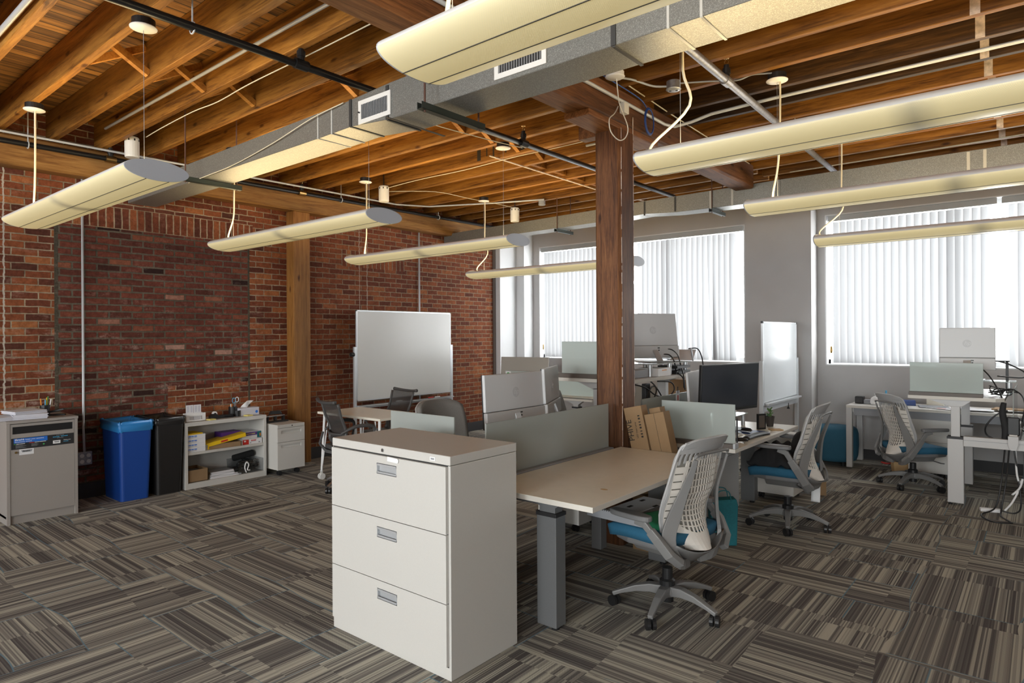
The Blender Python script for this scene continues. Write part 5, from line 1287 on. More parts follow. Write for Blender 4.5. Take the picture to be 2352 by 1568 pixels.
for i, (w_, l_, rz_, yy, mt) in enumerate(((0.22, 0.34, 0, 3.40, 'paper'), (0.21, 0.30, 4, 3.38, 'paperedge'), (0.20, 0.26, -3, 3.37, 'paper'), (0.19, 0.25, 5, 3.37, 'paperedge'), (0.19, 0.24, 2, 3.37, 'paper'))):
    t = thing('notepad', '%s of the five notepads piled on the bookcase floor' % ('lowest', 'second lowest', 'middle one', 'second highest', 'highest')[i], 'notepad', (X0 + 0.03, yy, 0.0605 + 0.013 * i), R(rz_), 'notepads on the bookcase floor')
    B(-w_ / 2, w_ / 2, -l_ / 2, l_ / 2, 0, 0.012).build('pages', 'paper', t); B(-w_ / 2, w_ / 2, -l_ / 2, l_ / 2, 0.0115, 0.0128).build('cover', 'softgrey', t)
t = thing('clear_tub', 'clear plastic tub full of cables on the bookcase floor', 'box', (X0 + 0.02, 3.685, 0.0605))
MB().prism([(-0.145, 0), (0.145, 0), (0.155, 0.14), (-0.155, 0.14)], -0.13, 0.13, 'X').build('tub', 'clearbox', t)
rnd = random.Random(5)
m = MB()
for k in range(9):
    m.tube([(rnd.uniform(-0.09, 0.09), rnd.uniform(-0.12, 0.12), rnd.uniform(0.02, 0.13)) for _ in range(6)], 0.005, 6, sub=4)
o = m.build('cable_tangle', 'black', smooth=True); o.location = (X0 + 0.02, 3.685, 0.062); tag(o, 'tangle of black cables inside the clear tub', 'cables', kind='stuff')
cable('white cable looped at the front of the clear tub', [(X0 + 0.155, 3.62, 0.07), (X0 + 0.16, 3.60, 0.13), (X0 + 0.16, 3.62, 0.185), (X0 + 0.16, 3.645, 0.15), (X0 + 0.16, 3.63, 0.10), (X0 + 0.16, 3.66, 0.09)], 0.006, 'white')
o = MB().tube([(0, -0.10, 0), (0, 0.13, 0.03)], 0.035, 10).build('black_pouch', 'blackcloth'); o.location = (X0 - 0.02, 3.66, 0.215); tag(o, 'black rolled pouch on top of the cables in the clear tub', 'pouch')
# on top of the bookcase
zt = 0.6855
t = thing('letter_holder', 'white desktop letter holder with a cut out front on the bookcase', 'holder', (X0 + 0.09, 3.09, zt))
MB().box(0.03, 0.034, -0.10, 0.10, 0.0, 0.018).box(0.03, 0.034, -0.10, -0.065, 0.018, 0.055).box(0.03, 0.034, 0.065, 0.10, 0.018, 0.055).box(0.03, 0.034, -0.10, 0.10, 0.055, 0.085).build('front', 'white', t)
MB().box(-0.04, -0.036, -0.10, 0.10, 0, 0.085).box(-0.04, 0.034, -0.10, 0.10, 0, 0.003).build('tray', 'white', t)
for k in (-1, 1):
    c_ = thing('printed_card', ('left' if k < 0 else 'right') + ' printed card standing in the white letter holder', 'card', (X0 + 0.08 + 0.004 * k, 3.085 + 0.038 * k, zt + 0.004), 0, 'cards in the letter holder')
    B(-0.001, 0.001, -0.038, 0.038, 0, 0.165).build('card', 'paper', c_); B(0.001, 0.0013, -0.028, -0.005, 0.09, 0.155).build('print', 'paperedge', c_); B(0.001, 0.0013, 0.008, 0.028, 0.09, 0.155).build('print', 'paperedge', c_)
t = thing('tape_dispenser', 'black tape dispenser on the bookcase', 'tape dispenser', (X0 + 0.06, 3.33, zt))
MB().prism([(-0.07, 0), (0.08, 0), (0.08, 0.035), (0.03, 0.03), (0.0, 0.05), (-0.04, 0.055), (-0.07, 0.03)], -0.025, 0.025, 'X').build('base', 'black', t, bevel=0.004)
MB().tube([(-0.014, -0.015, 0.052), (0.014, -0.015, 0.052)], 0.026, 18).build('tape_roll', 'white', t)
MB().tube([(-0.018, -0.015, 0.052), (0.018, -0.015, 0.052)], 0.012, 12).build('core', 'black', t)
pencup('black pen holder with scissors on the bookcase', X0 + 0.0, 3.55, zt, None, 0.045, 0.105)
t = thing('pen_tub', 'small black stationery tub before the pen holder', 'pen holder', (X0 + 0.06, 3.57, zt)); MB().lathe([(0, 0), (0.035, 0), (0.036, 0.065), (0.033, 0.065), (0.033, 0.004), (0, 0.004)], 16).build('cup', 'black', t)
t = thing('scissors', 'pale teal handled scissors upright in the black pen holder', 'scissors', (X0, 3.56, zt + 0.01))
for s in (-1, 1):
    MB().tube([(0, 0.02 + s * 0.018 + 0.018 * cos(q), 0.165 + s * 0.004 + 0.028 * sin(q)) for q in [2 * pi * k / 14 for k in range(14)]], 0.004, 6, closed=True).build('handle', 'white' if s > 0 else 'skyblue', t)
    MB().bar((0, s * 0.006, 0.0), (0, 0.018 + s * 0.008, 0.145), 0.010, 0.002, (1, 0, 0)).build('blade', 'chrome', t)
for k, (lab, mt, oy) in enumerate((('white pen standing in the bookcase pen holder', 'white', -0.02), ('orange pen standing in the bookcase pen holder', 'orange', -0.008))):
    o = MB().tube([(0, oy, 0.006), (0, oy - 0.01, 0.135)], 0.005, 8).build('pen', mt); o.location = (X0 + 0.01, 3.55, zt); tag(o, lab, 'pen')
t = thing('stapler', 'small dark stapler between tape dispenser and pen holder', 'stapler', (X0 + 0.08, 3.45, zt), R(80)); B(-0.06, 0.06, -0.015, 0.015, 0, 0.01).build('base', 'black', t); B(-0.06, 0.05, -0.012, 0.012, 0.012, 0.035).build('arm', 'black', t, bevel=0.004)
for lab, yy, xx in (('pale yellow sticky pad near the letter holder', 3.24, X0 + 0.14), ('pale yellow sticky pad before the tissue box', 3.665, X0 + 0.12)):
    o = B(-0.035, 0.035, -0.035, 0.035, 0, 0.012).build('sticky_pad', 'paleyellow', bevel=0.001); o.location = (xx, yy, zt); o.rotation_euler = (0, 0, 0.2); tag(o, lab, 'sticky notes')
t = thing('tissue_box', 'patterned tissue box with white tissues pulled up on the bookcase', 'tissue box', (X0 + 0.02, 3.70, zt))
B(-0.06, 0.06, -0.115, 0.115, 0, 0.085).build('carton', 'paperedge', t, bevel=0.002)
MB().lathe([(0, 0), (0.016, 0), (0.016, 0.001), (0, 0.001)], 16, (0, 0, 0), Matrix.Rotation(R(90), 4, 'Y')).xf(Matrix.Translation((0.06, 0.085, 0.035))).build('blue_seal', 'blueprint', t)
m = MB(); m.patch(lambda u, v: (Vector((0.012 * sin(3 * u + 5 * v), -0.035 + 0.04 * u + 0.07 * v, 0.083 + 0.075 * v)), Vector((1, 0, 0))), -1, 1, 0, 1, 6, 5, 0.002)
m.build('tissue', 'white', t, smooth=True)
t = thing('hole_punch', 'black three hole punch on the small white pedestal', 'hole punch', (-6.86, 4.01, 0.576), R(90))
B(-0.15, 0.15, -0.035, 0.035, 0, 0.018).build('base', 'black', t, bevel=0.004)
for xx in (-0.10, 0.0, 0.10): B(xx - 0.012, xx + 0.012, -0.02, 0.02, 0.018, 0.07).build('punch_head', 'black', t, bevel=0.003)
B(-0.115, 0.115, -0.012, 0.012, 0.066, 0.078).build('link_bar', 'chrome', t)
MB().prism([(-0.08, 0.09), (0.08, 0.09), (0.055, 0.13), (-0.055, 0.13)], -0.02, 0.02, 'Y').build('lever', 'black', t, bevel=0.005)
for s in (-1, 1): MB().bar((s * 0.11, 0, 0.07), (s * 0.06, 0, 0.10), 0.012, 0.008).build('lever_arm', 'black', t)

# ================================================================ LARGE WHITEBOARD (brick wall side)
t = thing('rolling_whiteboard', 'large whiteboard on a rolling stand before the brick wall', 'whiteboard', (-7.0, 6.13, 0))
B(-0.008, 0.008, -0.86, 0.86, 0.715, 1.89).build('board', 'wboard', t)
m = MB(); e = 0.011
m.box(e * -1, e, -0.875, -0.86, 0.70, 1.905).box(-e, e, 0.86, 0.875, 0.70, 1.905).box(-e, e, -0.875, 0.875, 1.89, 1.905).box(-e, e, -0.875, 0.875, 0.70, 0.715)
m.build('frame', 'alu', t)
for s in (-1, 1):
    MB().box(-0.015, 0.015, s * 0.895 - 0.018, s * 0.895 + 0.018, 0.06, 1.42).build('post', 'alu', t, bevel=0.002)
    B(-0.16, 0.26, s * 0.895 - 0.02, s * 0.895 + 0.02, 0.05, 0.08).build('foot', 'alu', t)
    for dx_ in (-0.14, 0.24): caster(t, dx_, s * 0.895, 0.024)
MB().tube([(0.0, -0.96, 1.32), (0.0, -0.91, 1.32)], 0.028, 12).build('tilt_knob', 'black', t)
B(0.0, 0.075, -0.875, 0.875, 0.63, 0.645).build('pen_tray', 'alu', t)
MB().box(-0.012, 0.012, -0.88, 0.88, 0.60, 0.63).build('cross_bar', 'alu', t)
for s in (-1, 1): MB().bar((0, s * 0.78, 0.61), (0, s * 0.60, 0.45), 0.02, 0.02).build('brace', 'alu', t)
for yy, mt, lab in ((6.55, 'red', 'red marker on the tray of the large whiteboard'), (6.68, 'white', 'white marker on the tray of the large whiteboard'), (5.95, 'white', 'white eraser on the tray of the large whiteboard')):
    o = MB().tube([(0, -0.05, 0), (0, 0.05, 0)], 0.009, 8).build('marker', mt); o.location = (-6.95, yy, 0.655); tag(o, lab, 'marker')
# second whiteboard by the pier
t = thing('rolling_whiteboard', 'narrow looking rolling whiteboard turned edgewise beside the window pier', 'whiteboard', (-2.43, 7.965, 0), R(90))
hw_ = 0.62
B(-hw_, hw_, -0.008, 0.008, 0.80, 1.69).build('board', 'wboard2', t)
m = MB(); m.box(-hw_ - 0.015, -hw_, -e, e, 0.79, 1.70).box(hw_, hw_ + 0.015, -e, e, 0.79, 1.70).box(-hw_, hw_, -e, e, 1.69, 1.70).box(-hw_, hw_, -e, e, 0.79, 0.80)
m.build('frame', 'alu', t)
for s in (-1, 1):
    B(s * (hw_ + 0.035) - 0.022, s * (hw_ + 0.035) + 0.022, -0.022, 0.022, 0.06, 1.26).build('post', 'alu', t, bevel=0.003)
    B(s * (hw_ + 0.035) - 0.02, s * (hw_ + 0.035) + 0.02, -0.24, 0.24, 0.05, 0.08).build('foot', 'alu', t)
    for dy_ in (-0.22, 0.22): caster(t, s * (hw_ + 0.035), dy_, 0.024)
    B(s * (hw_ + 0.008) - 0.012, s * (hw_ + 0.008) + 0.012, -0.013, 0.013, 1.68, 1.705).build('corner_cap', 'black', t)
B(-hw_, hw_, -0.07, 0.02, 0.765, 0.785).build('pen_tray', 'alu', t); B(-hw_ - 0.03, hw_ + 0.03, -0.015, 0.015, 0.69, 0.75).build('cross_bar', 'alu', t)
MB().lathe([(0.0, 0), (0.022, 0), (0.006, 0.03), (0.004, 0.07), (0, 0.07)], 12, (0.15, -0.05, 0.66)).build('clamp_knob', 'black', t)

# ================================================================ TABLE by the whiteboard
t = thing('folding_table', 'small cream folding table with white legs near the large whiteboard', 'table', (-5.62, 4.39, 0))
B(-0.535, 0.535, -0.29, 0.29, 0.715, 0.74).build('tabletop', 'laminate', t, bevel=0.003)
for sx in (-1, 1):
    for sy in (-1, 1):
        o = MB().tube([(sx * 0.47, sy * 0.24, 0.715), (sx * 0.49, sy * 0.27, 0.09)], [0.015, 0.011], 10).build('leg', 'white', t)
        MB().tube([(sx * 0.40, sy * 0.24, 0.70), (sx * 0.485, sy * 0.265, 0.13)], 0.006, 8).build('leg_brace', 'white', o)
        g = MB()
        for s in (-1, 1): g.tube([(sx * 0.49 + s * 0.008, sy * 0.27, 0.034), (sx * 0.49 + s * 0.024, sy * 0.27, 0.034)], 0.034, 14)
        g.box(sx * 0.49 - 0.006, sx * 0.49 + 0.006, sy * 0.27 - 0.012, sy * 0.27 + 0.012, 0.034, 0.10)
        g.build('caster', 'whiteplastic', o)

# ================================================================ CHAIRS
def star_base(t, mat, ang0, r=0.30, hub=0.13, legmat=None):
    MB().lathe([(0.0, 0.05), (0.034, 0.05), (0.034, hub), (0.044, hub), (0.044, hub + 0.04), (0.03, hub + 0.05), (0.03, 0.24)], 16).build('gas_column', 'black', t)
    MB().lathe([(0.048, 0.085), (0.062, 0.105), (0.056, 0.135), (0.03, 0.15)], 16).build('hub', mat, t, smooth=True)
    for k in range(5):
        q = ang0 + 2 * pi * k / 5; c_, s_ = cos(q), sin(q)
        pts = [(c_ * rr, s_ * rr, zz) for rr, zz in ((0.03, 0.115), (0.10, 0.122), (0.18, 0.112), (0.26, 0.088), (r + 0.01, 0.068))]
        o = MB().sweep(pts, [0.062, 0.05, 0.042, 0.036, 0.030], [0.055, 0.048, 0.036, 0.024, 0.024], (0, 0, 1)).build('base_leg', mat, t, bevel=0.006)
        g = MB(); cx_, cy_ = c_ * r, s_ * r; w_ = q + 0.9 + k * 1.3
        ax = Vector((cos(w_), sin(w_), 0))
        for s in (-1, 1):
            p = Vector((cx_, cy_, 0.030)); g.tube([p + ax * (s * 0.006), p + ax * (s * 0.025)], 0.030, 16)
        g.lathe([(0.009, 0.03), (0.009, 0.075)], 8, (cx_, cy_, 0))
        g.build('caster', 'black', o)
def task_chair(label, loc, rz, ang0, seatz=0.455, group=None, armh=0.215):
    t = thing('task_chair', label, 'chair', loc, R(rz), group)
    star_base(t, 'chairgrey', R(ang0) - R(rz))
    # seat cushion
    def seatf(u, v, top=True):
        x = 0.25 * u * (1 - 0.06 * abs(v) ** 6); y = 0.03 + 0.235 * v * (1 - 0.10 * abs(u) ** 4)
        edge = max(abs(u), abs(v)); z = seatz + 0.05 - 0.012 * (edge ** 4) - 0.02 * max(0, v) ** 3 + 0.008 * u * u
        return Vector((x, y, z)), Vector((0, 0, 1))
    m = MB(); n = 14; top = []; bot = []
    for j in range(n + 1):
        for i in range(n + 1):
            u, v = -1 + 2 * i / n, -1 + 2 * j / n
            p, _ = seatf(u, v); top.append(p)
            bot.append(Vector((p.x * 0.96, p.y * 0.96, seatz - 0.015 - (0.02 * max(0, v) ** 3))))
    W = n + 1; K = W * W; fs = []
    for j in range(n):
        for i in range(n):
            a = j * W + i; fs.append((a, a + 1, a + W + 1, a + W)); fs.append((K + a, K + a + W, K + a + W + 1, K + a + 1))
    for i in range(n):
        fs.append((i, K + i, K + i + 1, i + 1)); a = n * W + i; fs.append((a, a + 1, K + a + 1, K + a))
        a = i * W; fs.append((a, a + W, K + a + W, K + a)); a = i * W + n; fs.append((a, K + a, K + a + W, a + W))
    m.add(top + bot, fs).build('seat', 'bluefab', t, smooth=True)
    MB().prism([(-0.21, -0.19), (0.21, -0.19), (0.23, 0.10), (0.19, 0.22), (-0.19, 0.22), (-0.23, 0.10)], seatz - 0.055, seatz - 0.014, 'Z').build('seat_pan', 'chairdark', t, bevel=0.015)
    MB().prism([(-0.17, seatz - 0.05), (0.17, seatz - 0.05), (0.11, seatz - 0.115), (-0.11, seatz - 0.115)], -0.19, 0.14, 'Y').build('mechanism', 'chairgrey', t, bevel=0.01)
    MB().tube([(0.12, 0.08, seatz - 0.09), (0.27, 0.10, seatz - 0.10), (0.29, 0.12, seatz - 0.10)], 0.006, 6).build('lever', 'chairdark', t)
    z0, z1 = seatz - 0.035, seatz + 0.560
    def width(v):
        if v < 0.12: return 0.140 + 0.070 * math.sqrt(max(0, 1 - ((0.12 - v) / 0.12) ** 2))
        if v < 0.55: return 0.21 + 0.020 * (v - 0.12) / 0.43
        return 0.230 - 0.034 * ((v - 0.55) / 0.45) ** 1.5
    def bf(u, v, off=0.0):
        y = -0.205 + 0.030 * sin(pi * min(v / 0.5, 1.0)) - 0.105 * max(0, v - 0.28) ** 1.25 - 0.20 * max(0, v - 0.84)
        y += 0.075 * abs(u) ** 2.2 * (1 - 0.45 * v)
        y -= 0.060 * max(0, 1 - v / 0.36) * max(0, 1 - (u / 0.74) ** 2)
        zz = z0 + (z1 - z0) * v
        if v > 0.93: zz -= 0.03 * (abs(u) ** 3) * 0.5
        p = Vector((width(v) * u, y, zz)); nn = Vector((-0.35 * u, 1, 0.15)).normalized()
        return p - nn * off, nn
    lat = MB()
    th = 0.006
    lat.patch(bf, -0.99, 0.99, -0.02, 0.10, 16, 5, th)                           # solid foot of the lattice
    lat.patch(lambda u, v: bf(u, 0.10 + 0.05 * (1 - abs(u / 0.62)) * 0 + v * (0.02 + 0.10 * (abs(u) / 0.62) ** 2.2)), -0.62, 0.62, 0, 1, 14, 2, th)
    def rib(v, h=0.010): lat.patch(lambda u, t_: bf(u, v + 0.05 * (u / 0.62) ** 2 * max(0, 1 - v / 0.5) + t_ * h), -0.62, 0.62, 0, 1, 14, 1, th)
    rows = [0.17 + 0.048 * i for i in range(5)] + [0.42 + 0.062 * i for i in range(7)]
    for v in rows: rib(v)
    for i in range(11):
        u = -0.58 + 1.16 * i / 10; lat.patch(bf, u - 0.016, u + 0.016, 0.10, 0.83, 1, 22, th)
    # slotted side wings
    for s in (-1, 1):
        a, b_ = (0.66 * s, 0.94 * s) if s > 0 else (0.94 * s, 0.66 * s)
        k = 9
        for i in range(k):
            v0 = 0.14 + 0.62 * i / k; lat.patch(bf, a, b_, v0, v0 + 0.62 / k - 0.011, 4, 2, th)
        for c0 in (0.64 * s, 0.93 * s): lat.patch(bf, c0 - 0.022, c0 + 0.022, 0.08, 0.80, 1, 20, th)
    lat.build('back_lattice', 'chairwhite', t)
    MB().patch(lambda u, v: (bf(u, v)[0] + Vector((0, 0.022, 0)), bf(u, v)[1]), -0.93, 0.93, 0.03, 0.86, 14, 18, 0.004).build('back_liner', 'chairliner', t, smooth=True)
    rim = MB(); tf = 0.012
    rim.patch(bf, -1.0, -0.94, 0.06, 0.90, 2, 24, tf); rim.patch(bf, 0.94, 1.0, 0.06, 0.90, 2, 24, tf)
    rim.patch(bf, -1.0, 1.0, 0.87, 1.0, 18, 6, tf)
    for i in range(13):
        u = -0.86 + 1.72 * i / 12; rim.patch(lambda a_, b_: bf(a_, b_ - 0.05 * abs(a_) ** 3), u - 0.025, u + 0.025, 0.80, 0.90, 1, 2, th)
    path = [bf(-1, 0.06)[0], bf(-1, 0.3)[0], bf(-1, 0.6)[0], bf(-1, 0.9)[0], bf(-0.93, 0.985)[0], bf(-0.6, 1.0)[0], bf(0, 1.0)[0], bf(0.6, 1.0)[0], bf(0.93, 0.985)[0], bf(1, 0.9)[0], bf(1, 0.6)[0], bf(1, 0.3)[0], bf(1, 0.06)[0]]
    rim.tube(path, 0.0075, 8, sub=4)
    rim.build('back_rim', 'chairlight', t, smooth=False)
    # rear support: two flared arms joined by a cross rod, meeting in a tray below the lattice
    sup = MB()
    for s in (-1, 1):
        pts = [(s * 0.05, -0.17, seatz - 0.125), (s * 0.16, -0.20, seatz - 0.105), (s * 0.228, -0.19, seatz - 0.03), (s * 0.232, -0.18, seatz + 0.06), (s * 0.195, -0.195, seatz + 0.16), (s * 0.160, -0.222, seatz + 0.27), (s * 0.150, -0.265, seatz + 0.38), (s * 0.148, -0.292, seatz + 0.455)]
        sup.sweep(pts, [0.05, 0.058, 0.070, 0.076, 0.068, 0.048, 0.034, 0.020], [0.03, 0.028, 0.024, 0.020, 0.017, 0.014, 0.012, 0.012], [(s * 0.75, -1, 0.15)] * 8, sub=3)
    sup.tube([(-0.155, -0.288, seatz + 0.462), (-0.12, -0.300, seatz + 0.480), (0.12, -0.300, seatz + 0.480), (0.155, -0.288, seatz + 0.462)], 0.009, 8, sub=3)
    sup.build('back_support', 'chairgrey', t, bevel=0.004)
    MB().patch(lambda u, v: (Vector((u * (0.225 - 0.04 * v), -0.275 + 0.10 * v + 0.055 * u * u, seatz - 0.055 - 0.075 * v + 0.060 * abs(u) ** 2.4)), Vector((0, -0.6, 0.8)).normalized()), -1, 1, 0, 1, 14, 6, 0.014).build('back_tray', 'chairgrey', t, smooth=True)
    for s in (-1, 1):
        a = MB()
        a.sweep([(s * 0.20, -0.235, seatz - 0.09), (s * 0.265, -0.21, seatz - 0.04), (s * 0.295, -0.15, seatz + armh * 0.33), (s * 0.300, -0.11, seatz + armh * 0.63)], [0.045, 0.055, 0.055, 0.05], [0.035, 0.035, 0.032, 0.03], [(s * 1, 0, 0)] * 4)
        a.sweep([(s * 0.300, -0.12, seatz + armh * 0.56), (s * 0.305, -0.08, seatz + armh * 0.88), (s * 0.302, -0.02, seatz + armh)], [0.036, 0.04, 0.05], [0.024, 0.026, 0.028], [(s * 1, 0, 0)] * 3)
        ar = a.build('arm', 'chairgrey', t, bevel=0.005)
        pad = []
        for k in range(24):
            q = 2 * pi * k / 24; pad.append((s * 0.30 + 0.042 * math.copysign(abs(cos(q)) ** 0.7, cos(q)), 0.02 + 0.135 * math.copysign(abs(sin(q)) ** 0.75, sin(q))))
        MB().prism(pad, seatz + armh, seatz + armh + 0.030, 'Z').build('arm_pad', 'chairdark', ar, bevel=0.008)
    return t
cA = task_chair('near office chair with white lattice back and papers on its blue seat', (-1.665, 3.40, 0), 80, 207, armh=0.12)
cD = task_chair('office chair with a black coat on its blue seat, at the working desk', (-1.62, 5.49, 0), 90, 214)
cE = task_chair('office chair with empty light blue seat in front of the right desk', (-1.04, 7.68, 0), -48, 41, seatz=0.385)

def mesh_chair(label, loc, rz, ang0):
    t = thing('mesh_chair', label, 'chair', loc, R(rz), 'dark mesh back chairs')
    star_base(t, 'chrome', R(ang0) - R(rz), 0.28)
    MB().prism([(-0.21, -0.20), (0.21, -0.20), (0.24, 0.0), (0.22, 0.22), (-0.22, 0.22), (-0.24, 0.0)], 0.41, 0.455, 'Z').build('seat', 'darkframe', t, bevel=0.015)
    MB().prism([(-0.08, -0.14), (0.08, -0.14), (0.08, 0.12), (-0.08, 0.12)], 0.32, 0.41, 'Z').build('mechanism', 'black', t, bevel=0.01)
    def bf(u, v):
        w = 0.195 + 0.035 * v
        y = -0.20 - 0.10 * sin(pi * 0.5 * (1 - min(v / 0.45, 1))) * 0 + (0.03 * sin(pi * min(v / 0.6, 1))) - 0.12 * max(0, v - 0.35) ** 1.3 + 0.035 * u * u
        if v < 0.12: y += 0.06 * (0.12 - v) / 0.12
        z = 0.46 + 0.45 * v + 0.012 * u * u * v
        if v > 0.95: y -= 0.025
        return Vector((w * u, y, z)), Vector((0, 1, 0.1)).normalized()
    MB().patch(bf, -0.97, 0.97, 0.0, 0.99, 10, 18).build('back_mesh', 'mesh', t, smooth=True)
    m = MB()
    for s in (-1, 1):
        m.tube([bf(s, v)[0] for v in (0, 0.1, 0.2, 0.35, 0.5, 0.65, 0.8, 0.95)], [0.020, 0.022, 0.022, 0.018, 0.016, 0.015, 0.014, 0.014], 8, sub=2)
    pts = [bf(u, 0.985)[0] + Vector((0, -0.008, 0)) for u in (-1.06, -0.8, -0.4, 0, 0.4, 0.8, 1.06)]
    m.tube(pts, [0.020, 0.018, 0.016, 0.016, 0.016, 0.018, 0.020], 10, sub=2)
    m.tube([bf(u, 0.30)[0] + Vector((0, -0.045 + 0.04 * u * u, -0.01)) for u in (-1, -0.6, 0, 0.6, 1)], 0.012, 8, sub=3)
    m.build('back_frame', 'darkframe', t, smooth=True)
    m = MB()
    for s in (-1, 1):
        m.sweep([(s * 0.06, -0.10, 0.36), (s * 0.18, -0.19, 0.38), (s * 0.215, -0.25, 0.46), (s * 0.212, -0.215, 0.58)], [0.03, 0.035, 0.035, 0.02], 0.02, [(0, -1, 0.2)] * 4)
    m.build('back_bracket', 'darkframe', t, bevel=0.004)
    for s in (-1, 1):
        MB().tube([(s * 0.21, -0.19, 0.60), (s * 0.25, -0.06, 0.665), (s * 0.265, 0.08, 0.67), (s * 0.26, 0.14, 0.64), (s * 0.25, 0.13, 0.55), (s * 0.20, 0.08, 0.44)], [0.012, 0.018, 0.020, 0.016, 0.012, 0.012], 8, sub=4).build('arm', 'darkframe', t, smooth=True)
    return t
mesh_chair('dark mesh back chair on the near side of the small folding table', (-5.50, 4.06, 0), -14, 200)
mesh_chair('dark mesh back chair behind the folding table, against the whiteboard', (-5.98, 4.92, 0), 172, 20)

def fabric_chair(label, loc, rz):
    t = thing('fabric_chair', label, 'chair', loc, R(rz), 'grey fabric chairs')
    star_base(t, 'chairgrey', 0.3, 0.28)
    MB().prism([(-0.23, -0.20), (0.23, -0.20), (0.24, 0.1), (0.20, 0.23), (-0.20, 0.23), (-0.24, 0.1)], 0.42, 0.475, 'Z').build('seat', 'greyfab', t, bevel=0.02, seg=3)
    MB().prism([(-0.09, -0.14), (0.09, -0.14), (0.09, 0.12), (-0.09, 0.12)], 0.33, 0.42, 'Z').build('mechanism', 'chairdark', t, bevel=0.01)
    def bf(u, v):
        w = 0.21 + 0.03 * v - 0.05 * max(0, v - 0.75) ** 1.2 * 2
        y = -0.20 - 0.16 * max(0, v - 0.3) ** 1.2 + 0.09 * u * u
        z = 0.45 + 0.57 * v - 0.05 * v * u ** 4
        return Vector((w * u, y, z)), Vector((-0.4 * u, 1, 0.15)).normalized()
    MB().patch(bf, -1, 1, 0, 1, 16, 14, 0.045).build('backrest', 'greyfab', t, smooth=True)
    MB().patch(lambda u, v: (bf(u, v)[0] - bf(u, v)[1] * 0.028, bf(u, v)[1]), -1.02, 1.02, 0.02, 1.01, 16, 14, 0.008).build('back_shell', 'leglight', t, smooth=True)
    m = MB()
    for s in (-1, 1): m.tube([(s * 0.20, -0.16, 0.42), (s * 0.27, -0.05, 0.55), (s * 0.28, 0.02, 0.66), (s * 0.27, 0.16, 0.67)], 0.014, 8, sub=4)
    m.build('arms', 'chairgrey', t, smooth=True)
    return t
fabric_chair('grey fabric office chair behind the short frosted glass, its back to the wall', (-3.72, 3.78, 0), -100)
fabric_chair('grey fabric office chair seen just left of the column behind the long glass', (-3.72, 5.45, 0), -75)
task_chair('white lattice back chair half hidden behind the cables right of the column', (-3.75, 6.85, 0), 160, 10)

# things on the near chair
cs_, sn_ = cos(R(80)), sin(R(80))
def onchair(x, y): return (-1.665 + x * cs_ - y * sn_, 3.40 + x * sn_ + y * cs_)
px, py = onchair(0.06, 0.20)
t = thing('keyboard_tray_box', 'pale blue open packing tray lying across the near blue seat', 'tray', (px, py, 0.512), R(82 + 4))
B(-0.30, 0.26, -0.17, 0.17, 0, 0.006).build('base', 'softgrey', t)
mm = MB(); 
vs = [( -0.31, -0.18, 0.0), (-0.31, 0.19, 0.0), (-0.335, 0.20, 0.05), (-0.335, -0.19, 0.05)]
mm.bar((-0.31, -0.18, 0.022), (-0.31, 0.20, 0.022), 0.004, 0.046)
for k in range(28): mm.box(-0.312, -0.308, -0.18 + k * 0.0136, -0.18 + k * 0.0136 + 0.007, 0.045, 0.051)
mm.build('cutting_edge', 'softgrey', t)
mm = MB()
for k, (a, b_) in enumerate(((-0.05, 0.08), (0.06, -0.03), (0.12, 0.10), (-0.16, 0.02))): mm.box(a, a + 0.045, b_, b_ + 0.02, 0.012, 0.014)
mm.build('dark_print', 'ink', t)
B(-0.28, 0.24, -0.02, 0.16, 0.006, 0.012).build('papers', 'paper', t)
t['label'] = 'grey blue flat packaging with a serrated edge lying on the near chair seat'; t['category'] = 'packaging'; t.name = 'flat_packaging'
px, py = onchair(-0.06, -0.03)
t = thing('folded_cloth', 'green folded cloth on the near chair seat against the backrest', 'cloth', (px, py, 0.512), R(70))
MB().patch(lambda u, v: (Vector((0.12 * u, 0.09 * v, 0.018 + 0.012 * sin(2.2 * u + 1) * cos(1.7 * v) + 0.01 * v)), Vector((0, 0, 1))), -1, 1, -1, 1, 12, 12, 0.03).build('cloth', 'greenfab', t, smooth=True)
o = MB().lathe([(0, 0), (0.014, 0), (0.012, 0.0006), (0, 0.0006)], 16).build('coffee_stain', 'kraft'); o.scale = (1.6, 1.0, 1); o.location = (-1.83, 2.99, 0.7352); tag(o, 'small tan sticker mark on the empty cream desktop', 'stain')
# coat on chair D
t = thing('coat', 'crumpled black coat heaped on the chair at the working desk', 'coat', (-1.66, 5.49, 0.505), R(90))
rnd = random.Random(11)
def heap(u, v):
    r = 1 - 0.5 * (u * u + v * v) * 0.6
    z = 0.14 * max(0, (1 - abs(u) ** 4)) * max(0, (1 - abs(v) ** 4)) + 0.018 * sin(9 * u + 4 * v) + 0.014 * sin(13 * v - 6 * u)
    return Vector((0.21 * u, 0.02 + 0.20 * v, max(0.0, z))), Vector((0, 0, 1))
MB().patch(heap, -1, 1, -1, 1, 26, 26, 0.02).build('cloth', 'blackcloth', t, smooth=True)
MB().tube([(-0.1, -0.12, 0.10), (0.0, -0.14, 0.20), (0.12, -0.11, 0.19), (0.18, -0.05, 0.09)], [0.05, 0.06, 0.055, 0.04], 12, sub=4).build('sleeve', 'blackcloth', t, smooth=True)

